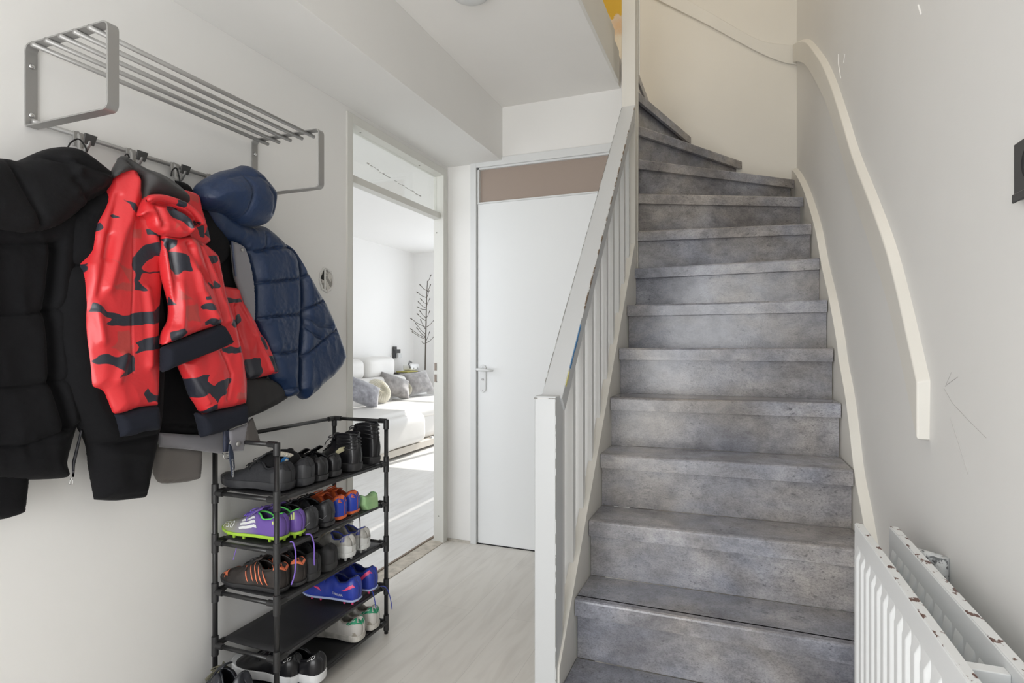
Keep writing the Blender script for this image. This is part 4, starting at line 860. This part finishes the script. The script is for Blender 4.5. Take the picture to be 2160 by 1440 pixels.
# heel positions: X of the heel, Y from the photo column of the heel
def hp(px, z, X=-1.375): p = atX(px, 1000, X); return (X, p.y, z)
blk = lambda n, c, r, **k: mat(n, c, r, **k)
k1 = blk('shoe_black_knit', (.022, .023, .027), .75, bump=.3, bscale=350); k2 = blk('shoe_sole_black', (.035, .036, .04), .5)
k3 = blk('leather_black', (.012, .012, .014), .32, bump=.15, bscale=90); k4 = blk('rubber_black', (.025, .025, .027), .5)
k5 = blk('suede_black', (.02, .02, .021), .85, bump=.3, bscale=200)
z1 = SHZ[4]+.012
S1 = 'on the top shelf of the rack'
shoe('sneaker', 'black knit sneaker with bulging ribbed rubber heel nearest the camera on the top shelf', 'shoe', hp(612, z1, -1.404), k1, k2, L=.285, Wd=.105, base=.030, heel=k2, heel_h=(0, .50, .16), hs=1.08, lace=darkm, tongue_h=.03)
shoe('sneaker', 'black knit sneaker with rubber heel and pull tab, second from left on the top shelf', 'shoe', hp(655, z1, -1.388), k1, k2, L=.285, Wd=.098, base=.030, heel=k2, heel_h=(0, .50, .16), hs=1.08, tongue_h=.03, lace=darkm)
shoe('dress_shoe', 'black leather lace-up shoe, third from left on the top shelf', 'shoe', hp(686, z1, -1.385), k3, k4, L=.27, Wd=.085, base=.024, hs=1.0, lace=darkm, tongue_h=.03)
shoe('dress_shoe', 'black leather lace-up shoe beside the boots on the top shelf', 'shoe', hp(714, z1, -1.385), k3, k4, L=.27, Wd=.08, base=.024, hs=1.0, lace=darkm, tongue_h=.028)
lab = mat('label_cream', (.72, .68, .45), .6)
r_, up_, pt_, tx_, sf_ = shoe('ankle_boot', 'black leather ankle boot with slumped shaft, left one of the boots on the top shelf', 'boot', hp(757, z1, -1.372), k3, k4, L=.27, Wd=.095, base=.032, Hp=HBOOT, Op=OBOOT, lace=k3, hs=.86, rz=R(-4))
r2_, up2_, *_ = shoe('ankle_boot', 'black leather ankle boot standing upright at the right end of the top shelf', 'boot', hp(797, z1, -1.380), k3, k4, L=.25, Wd=.085, base=.032, Hp=HBOOT, Op=OBOOT, lace=k3, hs=1.08)
for rr__, hz_ in ((r_, .86), (r2_, 1.08)):
    u = next(c for c in rr__.children if c.name.startswith('upper'))
    m = MB()
    for zz in (.098, .113, .128, .142):
        pts = [(.004+.0*zz, 0, zz*hz_), (.004, .018, zz*hz_+.001), (.018, .032, zz*hz_+.002), (.05, .037, zz*hz_+.004), (.08, .034, zz*hz_+.004)]
        m.tube(pts+[], .0022, 6); m.tube([(a_, -b_, c_) for a_, b_, c_ in pts], .0022, 6)
    m.build('padded_ridge', k3, u, smooth=True)
m = MB(); P0 = Vector(W3((741, 945), -1.42)); 
m.prism([W3(p, -1.42) for p in ((707, 953), (716, 944), (738, 939), (742, 942), (728, 949), (713, 957))], (.002, 0, 0))
o = m.build('card_label', lab); tag(o, 'small pale yellow card tucked against the slumped boot on the top shelf', 'label')
# cap lying on the sneakers
cp = thing('cap', 'black cap with cream fuzzy lining and a blue round badge on the nearest sneakers', 'cap', (-1.52, 1.60, .82))
capc = (-1.515, 1.60, .795)
m = MB(); vs_ = []; fs_ = []; A_, B_ = 20, 8
for i in range(B_+1):
    for j in range(A_):
        th = 2*math.pi*j/A_; ph = i/B_*math.pi/2; rr1 = math.cos(ph)
        vs_.append((capc[0]+.085*rr1*math.cos(th), capc[1]+.075*rr1*math.sin(th), capc[2]+.050*math.sin(ph)+.006*math.sin(3*th)*rr1+.01*math.cos(th)*rr1))
for i in range(B_):
    for j in range(A_): fs_.append([i*A_+j, i*A_+(j+1) % A_, (i+1)*A_+(j+1) % A_, (i+1)*A_+j])
m.add(vs_, fs_).build('crown', blackf, cp, smooth=True)
fleece = mat('fleece_cream', (.68, .64, .55), .95, bump=1, bscale=160)
fl = garment('fleece', fleece, cp, [(585, 957), (595, 952), (612, 955), (628, 960), (640, 966), (622, 968), (600, 963), (588, 962)], -1.45, .012, .01, .01, nz=.006, nf=(60, 60), step=.003)
m = MB()
for i in range(15):
    pass
bp_ = [W3((x_, y_), -1.44) for x_, y_ in ((592, 975), (594, 968), (600, 963), (607, 965), (609, 970), (604, 972), (600, 977), (594, 982), (591, 980))]
m = MB().prism(bp_, (.0015, 0, 0)); bd_ = m.build('badge', mat('badge_blue', (.02, .16, .42), .4), cp)
MB().prism([W3((x_, y_), -1.438) for x_, y_ in ((600, 975), (601, 970), (605, 967), (608, 970), (604, 972))], (.001, 0, 0)).build('badge_centre', mat('badge_cream', (.75, .72, .6), .5), bd_)

# ---- second shelf
z2 = SHZ[3]+.012
pur = bpy.data.materials.new('boot_purple_fade'); pur.use_nodes = True; nt = pur.node_tree; N = nt.nodes.new; L_ = nt.links.new
tc = N('ShaderNodeTexCoord'); sp = N('ShaderNodeSeparateXYZ'); L_(tc.outputs['Object'], sp.inputs[0]); mr = N('ShaderNodeMapRange'); L_(sp.outputs['X'], mr.inputs[0]); mr.inputs[1].default_value = 0; mr.inputs[2].default_value = .26
cr_ = N('ShaderNodeValToRGB'); L_(mr.outputs[0], cr_.inputs[0]); cr_.color_ramp.elements[0].color = (.15, .085, .36, 1); cr_.color_ramp.elements[0].position = .34; cr_.color_ramp.elements[1].color = (.30, .33, .10, 1); cr_.color_ramp.elements[1].position = 1
e = cr_.color_ramp.elements.new(.62); e.color = (.24, .23, .28, 1)
L_(cr_.outputs[0], nt.nodes['Principled BSDF'].inputs['Base Color']); nt.nodes['Principled BSDF'].inputs['Roughness'].default_value = .35
lime = mat('lime', (.38, .62, .06), .45); green_l = mat('lining_green', (.12, .62, .12), .6); purl = mat('lace_purple', (.12, .07, .38), .7)
stripew = mat('stripe_white', (.72, .74, .74), .5); limel = mat('logo_lime', (.62, .70, .25), .5)
def three_bars(pt, mt, s0, v0, ds, dv, sd, nm='logo_bar', sc=1.0):
    for i in range(3):
        a_ = s0+ds*i; hgt_ = dv*(1-.28*i); pt(nm, mt, [(a_, v0), (a_+ds*.72, v0), (a_+ds*.72+.006, v0+hgt_), (a_+.006, v0+hgt_*.92)], sd, .0022)
for i_, (px_, lb) in enumerate(((603, 'purple and lime football boot with three white stripes, nearest on the second shelf'), (637, 'purple football boot with lime heel logo, half behind the nearer purple one'))):
    r_, up_, pt_, tx_, sf_ = shoe('football_boot', lb, 'football boot', hp(px_, z2+.012, -1.400 if px_ < 610 else -1.385), pur, lime, L=.265, Wd=.080, base=.012, lace=purl, lining=green_l, studs=lime, hs=1.02)
    for sd in (1, -1):
        for k in range(3):
            s0 = .40+.055*k
            pt_('stripe', stripew, [(s0-.015+.02, .12+.02*k), (s0+.018+.02, .12+.02*k), (s0+.045, .60-.03*k), (s0+.012, .62-.03*k)] if 0 else [(.36+.02*k, .22+.16*k), (.62-.012*k, .20+.16*k), (.63-.012*k, .30+.16*k), (.37+.02*k, .32+.16*k)], sd)
        three_bars(pt_, limel, .045, .42, .022, .34, sd)
        tx_('F50', .038, .82, .46, stripew, sd, asp=1.0, rot=0)
for px_, lb in ((664, 'scuffed black trainer with loose laces, left one of the black pair on the second shelf'), (699, 'scuffed black trainer beside the orange and blue boots on the second shelf')):
    r_, up_, pt_, tx_, sf_ = shoe('trainer', lb, 'shoe', hp(px_, z2, -1.375), blk('leather_worn', (.03, .031, .035), .4, var=.4, vscale=30, bump=.2, bscale=60), k4, L=.275, Wd=.092, base=.018, lace=darkm, hs=1.08)
    for sd in (1, -1):
        P_ = [sf_(s, v, sd, .002) for s, v in ((.02, .25), (.06, .12), (.12, .22), (.16, .35), (.1, .42))]; MB().tube(P_, .0009, 6).build('piping', mat('piping_grey', (.25, .25, .26), .5), up_)
    if px_ == 664: pt_('yellow_mark', mat('mark_yellow', (.62, .48, .12), .6), [(.06, .28), (.10, .28), (.10, .42), (.07, .40)], 1)
MB_l = MB().tube(spline([(-1.365, 1.82, z2+.01), (-1.36, 1.85, z2+.012), (-1.358, 1.865, z2-.02), (-1.36, 1.868, z2-.10), (-1.362, 1.87, z2-.13)], 6), .002, 6)
o = MB_l.build('shoelace', mat('lace_grey', (.05, .05, .05), .8), smooth=True); tag(o, 'loose dark shoelace hanging down from the second shelf over the shelf below', 'shoelace')
orr = mat('boot_orange', (.76, .16, .05), .4); blu = mat('boot_cobalt', (.02, .055, .42), .4)
for px_, lb in ((725, 'orange football boot with cobalt heel cup, left one of the orange pair'), (752, 'orange football boot with cobalt heel cup next to the pale green wedge')):
    r_, up_, pt_, tx_, sf_ = shoe('football_boot', lb, 'football boot', hp(px_, z2, -1.385), orr, orr, L=.25, Wd=.086, base=.014, lace=orr, lining=mat('lining_rust', (.30, .05, .03), .7), hs=1.15, tongue_h=.006)
    for sd in (1, -1): pt_('heel_cup', blu, [(.001, .02), (.20, .02), (.17, .30), (.10, .55), (.04, .72), (.001, .76)], sd, .0016)
gw = garment('shoe_insert', mat('insert_green', (.26, .50, .24), .7, col2=(.40, .60, .30), vscale=18, bump=.3), None, [(765, 1044), (776, 1047), (785, 1044), (794, 1035), (796, 1050), (797, 1075), (788, 1077), (772, 1078), (764, 1066)], -1.40, .03, .012, .02, nz=.001, smoothed=False, step=.004)
tag(gw, 'pale green pointed foam wedge at the right end of the second shelf', 'shoe insert')
# ---- third shelf
z3 = SHZ[2]+.012
pum = blk('boot_brown_black', (.030, .024, .022), .55, var=.5, vscale=25, bump=.3, bscale=80); corl = mat('coral', (.80, .20, .09), .5)
for px_, lb, sp_ in ((603, 'dark football boot with coral slash pattern, nearest on the third shelf', 1), (639, 'dark football boot with coral heel, second from the left on the third shelf', 0)):
    r_, up_, pt_, tx_, sf_ = shoe('football_boot', lb, 'football boot', hp(px_, z3+.004, -1.402 if px_ < 610 else -1.385), pum, k4, L=.27, Wd=.086, base=.016, lace=darkm, hs=1.1, studs=None)
    for sd in (1, -1):
        pt_('heel_patch', corl, [(.001, .60), (.10, .66), (.10, .80), (.05, .93), (.001, .96)], sd, .002)
        for k in range(5):
            s0 = .17+.075*k; P_ = [sf_(s0+.10*t_, .12+.80*t_**1.3, sd, .0016) for t_ in [i/8 for i in range(9)]]
            MB().tube(P_, [.0004, .0014, .0020, .0023, .0020, .0018, .0014, .001, .0004], 6).build('slash_line', corl, up_)
        pt_('leaping_cat', corl, [(.80, .42), (.83, .62), (.85, .92), (.875, .95), (.87, .70), (.90, .66), (.93, .50), (.90, .52), (.865, .55), (.86, .30), (.84, .28), (.845, .48), (.82, .40)], sd, .0018)
for px_, lb in ((668, 'charcoal suede shoe with thick sole, left one of the charcoal pair on the third shelf'), (704, 'charcoal suede shoe with thick sole beside the muddy white boots')):
    shoe('casual_shoe', lb, 'shoe', hp(px_, z3, -1.378), k5, blk('sole_charcoal', (.03, .03, .031), .7), L=.27, Wd=.094, base=.030, lace=darkm, hs=1.12, heel=blk('heel_charcoal', (.028, .028, .03), .8), heel_h=(0, .62, .1))
wht = mat('boot_dirty_white', (.52, .51, .48), .5, var=.25, vscale=30); royal = mat('royal_blue', (.04, .06, .34), .5)
for px_, lb, rz in ((742, 'muddy white football boot with blue lining and bars, left one of the white pair', R(-10)), (774, 'muddy white football boot with dark blue heel bars, rightmost on the third shelf', R(-4))):
    r_, up_, pt_, tx_, sf_ = shoe('football_boot', lb, 'football boot', hp(px_, z3+.012, -1.375), wht, mat('sole_white', (.68, .69, .68), .4), rz=rz, L=.26, Wd=.088, base=.022, lace=mat('lace_beige', (.42, .36, .28), .8), lining=royal, studs=mat('stud_grey', (.5, .5, .5), .4), hs=1.05, heel=mat('heel_white', (.66, .67, .66), .4), heel_h=(0, .32, .16))
    for sd in (1, -1): three_bars(pt_, royal, .05, .48, .020, .30, sd)
# ---- fourth shelf (mostly empty)
z4 = SHZ[1]+.012
nk = mat('boot_royal', (.025, .05, .36), .38); pnk = mat('hot_pink', (.82, .08, .22), .4)
for px_, lb, w2 in ((757, 'royal blue football boot with lettering and pink flash, nearer one on the fourth shelf', 1), (791, 'royal blue football boot with big pink flash, nearest the far rack post', 0)):
    r_, up_, pt_, tx_, sf_ = shoe('football_boot', lb, 'football boot', hp(px_, z4+.012, -1.372), nk, mat('sole_pale_blue', (.45, .52, .78), .4), L=.265, Wd=.094, base=.010, lace=nk, lining=blk('lining_navy', (.012, .02, .09), .6), studs=pnk, hs=1.12)
    for sd in (1, -1):
        if w2:
            pt_('flash', pnk, [(.02, .42), (.10, .34), (.20, .36), (.13, .44), (.04, .52)], sd, .0018)
            pt_('flash', pnk, [(.55, .22), (.62, .34), (.75, .62), (.68, .52), (.60, .40)], sd, .0018)
            tx_('X MERCURIAL', .0075, .27, .17, whitem, sd)
        else: pt_('flash', pnk, [(.01, .62), (.06, .50), (.20, .22), (.28, .22), (.26, .40), (.14, .56), (.04, .72)], sd, .0018)
for pts, lb in (([(-1.37, 1.965, .225), (-1.362, 1.968, .19), (-1.36, 1.974, .155)], 'short blue lace end hanging below the nearer royal blue boot'), ([(-1.37, 2.02, .225), (-1.358, 2.045, .21), (-1.352, 2.065, .16), (-1.35, 2.075, .11)], 'long blue lace end hanging from the farther royal blue boot')):
    o = MB().tube(spline(pts, 6), .0018, 6).build('shoelace', nk, smooth=True); tag(o, lb, 'shoelace')
# purple laces hanging from the nearest boots
for pts, lb in (([(-1.366, 1.500, z2+.012), (-1.358, 1.507, z2+.008), (-1.352, 1.512, z2-.03), (-1.352, 1.508, z2-.09), (-1.356, 1.496, z2-.125)], 'purple lace hanging from the nearest purple boot past the front post'), ([(-1.366, 1.575, z2+.014), (-1.356, 1.590, z2+.008), (-1.352, 1.600, z2-.03), (-1.354, 1.603, z2-.08), (-1.356, 1.607, z2-.10)], 'purple lace hanging between the two coral-heeled boots'), ([(-1.55, 1.462, z2-.006), (-1.552, 1.455, z2-.03), (-1.556, 1.450, z2-.055)], 'thin purple lace end below the left side rail')):
    o = MB().tube(spline(pts, 6), .0026 if 'thin' not in lb else .0013, 6).build('shoelace', mat('lace_violet', (.20, .12, .50), .7), smooth=True); tag(o, lb, 'shoelace')
# ---- bottom shelf
z5 = SHZ[0]+.012
ws_ = mat('leather_white_dirty', (.60, .58, .55), .5, col2=(.36, .33, .28), thr=.56, vscale=22, bump=.2); gr = mat('heel_green', (.02, .30, .15), .5); wsole = mat('sole_white_dirty', (.55, .53, .49), .6, var=.3, vscale=35)
for px_, lb in ((764, 'dirty white leather sneaker with green heel tab, nearer one on the bottom shelf'), (795, 'dirty white leather sneaker with green heel tab at the right end of the bottom shelf')):
    r_, up_, pt_, tx_, sf_ = shoe('sneaker', lb, 'shoe', hp(px_, z5, -1.372), ws_, wsole, L=.27, Wd=.094, base=.026, lace=ws_, lining=mat('lining_greige', (.38, .35, .31), .8), hs=1.08)
    for sd in (1, -1): pt_('heel_tab', gr, [(.001, .52), (.06, .54), (.14, .62), (.19, .74), (.17, .97), (.001, .99)], sd, .002); tx_('adidas', .011, .105, .76, whitem, sd, off=.003)
bsole = mat('sole_bright_white', (.74, .75, .76), .4)
for px_, lb in ((630, 'black leather sneaker with white monogram, half hidden by the front post of the rack'), (680, 'black leather sneaker with white monogram and thick white sole on the bottom shelf')):
    r_, up_, pt_, tx_, sf_ = shoe('sneaker', lb, 'shoe', hp(px_, z5, -1.400 if px_ < 650 else -1.330), k3, bsole, L=.28, Wd=.100, base=.034, lace=k3, hs=1.10, lining=darkm)
    for sd in (1,): tx_('CD', .018, .085, .78, whitem, sd, off=.0028)
    shoe_r = r_
# ankle boot on the floor, left of the rack
olive = mat('suede_olive', (.10, .095, .065), .9, bump=.6, bscale=150)
shoe('ankle_boot', 'dark leather ankle boot with olive suede toe on the floor left of the shoe rack', 'boot', (-1.43, 1.385, 0), blk('leather_slate', (.02, .022, .028), .35), k4, L=.25, Wd=.11, base=.04, hs=2.5, toe=olive, lace=olive)

# ================================================================== LIVING ROOM
sofam = mat('sofa_leather_white', (.70, .69, .67), .42, var=.02, vscale=5, bump=.1, bscale=20)
sf = thing('sofa', 'large white leather corner sofa with raised headrests along the living-room wall', 'sofa', (-4.1, 6.0, 0))
def soft(name, x0, x1, y0, y1, z0, z1, m, parent, bv=.06, nz=.006, seed=0, cr=None):
    bm = bmesh.new(); bmesh.ops.create_cube(bm, size=1)
    for v in bm.verts: v.co = Vector((x0+(x1-x0)*(v.co.x+.5), y0+(y1-y0)*(v.co.y+.5), z0+(z1-z0)*(v.co.z+.5)))
    bmesh.ops.bevel(bm, geom=bm.edges[:], offset=bv, segments=5, profile=.55, affect='EDGES')
    bmesh.ops.subdivide_edges(bm, edges=[e for e in bm.edges if e.calc_length() > .15], cuts=5, use_grid_fill=True)
    for v in bm.verts: v.co += v.normal*nz*noise.noise(v.co*5+Vector((seed, 0, 0)))
    mb = MB(); mb.v = [v.co.copy() for v in bm.verts]; mb.f = [[v.index for v in f.verts] for f in bm.faces] if not bm.verts.index_update() else []
    bm.free(); return mb.build(name, m, parent, smooth=True)
soft('chaise', -4.45, -3.32, 4.75, 5.85, .10, .445, sofam, sf, .10, .012, 1)
soft('seat', -4.45, -3.44, 5.80, 7.40, .10, .42, sofam, sf, .08, .012, 2)
soft('seat_cushion', -4.40, -3.40, 4.80, 6.40, .36, .49, sofam, sf, .06, .010, 3)
soft('seat_cushion', -4.40, -3.46, 6.42, 7.38, .36, .50, sofam, sf, .06, .010, 4)
soft('backrest', -4.60, -4.20, 4.6, 7.42, .30, .80, sofam, sf, .09, .01, 5)
soft('headrest', -4.60, -4.28, 5.15, 6.02, .78, 1.03, sofam, sf, .09, .012, 6); soft('headrest', -4.60, -4.28, 6.04, 6.70, .78, 1.05, sofam, sf, .09, .012, 7)
MB().box(-3.55, -3.38, 4.85, 7.38, .03, .10).build('plinth', mat('plinth_taupe', (.62, .58, .52), .6), sf)
for (x, y) in ((-3.42, 4.95), (-3.42, 6.1), (-3.5, 7.3)): MB().tube([(x, y, 0), (x, y, .12)], .02, 10).build('foot', chrome, sf, smooth=True)
def cushion(name, label, px, py, X, wpx, hpx, m, rot=0, thick=.09, group=None, rnd=False):
    c = atX(px, py, X); t = (c-O).length; sx_ = wpx/F*t/2; sy_ = hpx/F*t/2
    mb = MB(); n = 20; vs = []; fs = []
    U = Vector((.30, .95, 0)).normalized(); V = Vector((-.45, .1, .88)).normalized(); Nn = U.cross(V).normalized()
    if Nn.x < 0: Nn = -Nn
    ca, sa = math.cos(rot), math.sin(rot); U, V = U*ca+V*sa, V*ca-U*sa
    if rnd:
        A_, B_ = 156, 10
        for side in (1, -1):
            k0 = len(vs)
            for i in range(B_+1):
                rr1 = i/B_
                for j in range(A_):
                    th = 2*math.pi*j/A_; h = thick*(math.sqrt(max(0, 1-rr1**2.6)))*(1-.55*math.exp(-(rr1/.18)**2))+.030*abs(math.sin(th*13+1.2*rr1))*math.sin(math.pi*min(rr1*1.1, 1))
                    vs.append(c+U*(sx_*rr1*math.cos(th))+V*(sx_*rr1*math.sin(th))+Nn*h*side*.8)
            for i in range(B_):
                for j in range(A_): fs.append([k0+i*A_+j, k0+i*A_+(j+1) % A_, k0+(i+1)*A_+(j+1) % A_, k0+(i+1)*A_+j])
        mb.add(vs, fs); r_ = thing(name, label, 'cushion', tuple(c), group); o = mb.build('cover', m, r_, smooth=True)
        bt = c+Nn*thick*.42; MB().tube([bt, bt+Nn*.012], [.03, .022], 14).build('button', m, r_, smooth=True)
        return r_
    for side in (1, -1):
        k0 = len(vs)
        for i in range(n+1):
            for j in range(n+1):
                u = i/n*2-1; v = j/n*2-1; e = (1-abs(u)**2.4)**.5*(1-abs(v)**2.4)**.5
                pin = 1-.10*(1-abs(v)**2)*abs(u)**3 if 0 else 1
                uu = u*(1-.13*(1-v*v)*abs(u)**2); vv = v*(1-.13*(1-u*u)*abs(v)**2)
                h = thick*e+.010*noise.noise(Vector((u*2.2+px, v*2.2, side)))*e
                vs.append(c+U*(sx_*uu)+V*(sy_*vv)+Nn*h*side)
        for i in range(n):
            for j in range(n): a_ = k0+i*(n+1)+j; fs.append([a_, a_+1, a_+n+2, a_+n+1])
    mb.add(vs, fs); o = mb.build(name, m, smooth=True); bmx = bmesh.new(); bmx.from_mesh(o.data); bmesh.ops.remove_doubles(bmx, verts=bmx.verts, dist=1e-4); bmesh.ops.recalc_face_normals(bmx, faces=bmx.faces); bmx.to_mesh(o.data); bmx.free()
    tag(o, label, 'cushion', group); return o
velv = mat('velvet_grey', (.26, .245, .24), .85, sheen=.8, var=.35, vscale=14, bump=.4, bscale=40); velv2 = mat('velvet_slate', (.27, .27, .30), .85, sheen=.8, var=.35, vscale=18, bump=.5, bscale=60)
cream = mat('cushion_cream', (.60, .57, .48), .8, bump=.3, bscale=30)
cushion('cushion', 'slate grey velvet cushion lying nearest the doorway on the sofa', 766, 828, -4.02, 76, 56, velv2, R(-28), .10)
cushion('round_cushion', 'cream pleated round cushion between the slate and the middle grey cushion', 800, 824, -4.12, 54, 54, cream, 0, .07, rnd=True)
cushion('cushion', 'taupe grey velvet cushion in the middle of the sofa cushions', 833, 814, -4.16, 72, 50, velv, R(-22), .09)
cushion('round_cushion', 'cream pleated round cushion peeping out behind the middle grey cushion', 855, 819, -4.20, 34, 34, cream, 0, .06, rnd=True)
cushion('cushion', 'taupe grey velvet cushion leaning at the right end of the visible sofa', 880, 807, -4.16, 78, 52, velv, R(4), .09)
# decorative twig tree
tr = thing('twig_tree', 'tall bare decorative twig tree standing behind the sofa in the living-room corner', 'decorative tree', (-4.25, 7.55, 0))
tm = mat('twig_brown', (.10, .085, .07), .7); X_ = -4.25
c1 = lambda x, y: (720+x/4, 540+y/4)
def TP(x, y, dx=0): p = atX(*c1(x, y), X_+dx); return (p.x, p.y, p.z)
tb0 = TP(708, 965); MB().tube([(tb0[0], tb0[1], 0), TP(708, 965), TP(712, 700), TP(718, 430), TP(726, 210)], [.012, .012, .010, .008, .005], 8).build('trunk', tm, tr, smooth=True)
bm_ = [(755, 170, 727, 215), (690, 250, 722, 290), (738, 255, 724, 300), (668, 310, 720, 350), (757, 300, 722, 345), (690, 370, 718, 400), (757, 365, 720, 400), (655, 432, 716, 452), (680, 395, 716, 440), (745, 410, 718, 450), (665, 495, 714, 545), (690, 475, 715, 520), (745, 475, 718, 520), (618, 532, 712, 600), (757, 545, 716, 600), (625, 575, 711, 660), (690, 550, 713, 620), (605, 620, 710, 690), (650, 615, 710, 680), (612, 645, 708, 700), (757, 650, 712, 720), (665, 728, 708, 735), (750, 685, 711, 735)]
for i, (a_, b_, c_, d_) in enumerate(bm_):
    dx = random.uniform(-.15, .18); tip = TP(a_, b_); tip = (tip[0]+dx*.3, tip[1], tip[2]); root = TP(c_, d_)
    md = Vector(tip).lerp(Vector(root), .5)+Vector((0, 0, -.012))
    m = MB().tube([root, md, tip], [.005, .004, .0035], 6).tube([tip, Vector(tip)+(Vector(tip)-md).normalized()*.035], [.0075, .006], 6)
    m.build('branch', tm, tr, smooth=True)
# things on the sofa back ledge
bk_ = atX(860, 777, -4.40)
t = thing('magazine_pile', 'dark books with a yellow cover stripe on the sofa back, beneath the white goggles', 'books', (bk_.x, bk_.y, .80))
p0 = atX(840, 781, -4.42); p1 = atX(878, 781, -4.42)
MB().box(-4.52, -4.32, p0.y, p1.y, .80, .822).build('lower_book', mat('book_dark', (.07, .065, .06), .5), t, bevel=.002); MB().box(-4.50, -4.319, p0.y+.07, p1.y-.12, .8225, .836).build('upper_book', mat('book_yellow', (.45, .40, .10), .5), t, bevel=.002)
g = thing('vr_goggles', 'white goggles headset with dark strap lying on the books on the sofa back', 'headset', (-4.42, (p0.y+p1.y)/2+.1, .84))
gy = atX(867, 770, -4.42).y
soft('shell', -4.50, -4.35, gy-.11, gy+.13, .838, .935, mat('goggles_white', (.8, .8, .8), .3), g, .035, 0)
MB().tube([(-4.36, gy-.12+.0, .88), (-4.40, gy-.09, .93), (-4.43, gy-.02, .97), (-4.44, gy+.05, .95)], .012, 8).build('strap', mat('strap_grey', (.2, .2, .2), .6), g, smooth=True)
for dy in (-.04, .07): MB().lathe([(.012, 0), (.012, .004)], (-4.351, gy+dy, .87), 'x', 14).build('camera_dot', steel, g)
# wall socket with plug and cable
s2 = thing('wall_socket', 'dark double wall socket with a white plug above the sofa in the living room', 'socket', (-4.62, 7.0, 1.1))
q = atX(832, 743, -4.61); MB().box(-4.62, -4.60, q.y-.03, q.y+.05, q.z-.085, q.z+.085).build('plate', skm, s2, bevel=.003); MB().box(-4.60, -4.57, q.y-.03, q.y+.10, q.z-.01, q.z+.045).build('adapter', skm, s2, bevel=.004)
MB().box(-4.60, -4.56, q.y+.03, q.y+.12, q.z-.08, q.z-.015).build('plug', paint, s2, bevel=.006)
cA = [atX(825, 745, -4.60), atX(823, 760, -4.60), atX(822, 775, -4.60), atX(822, 783, -4.60)]
MB().tube(cA, .005, 6).build('cable', mat('cable_grey', (.5, .5, .5), .5), s2, smooth=True)
cp_ = atX(899, 778, -4.55)
for o in bpy.data.objects:
    if '_o' in o: del o['_o']
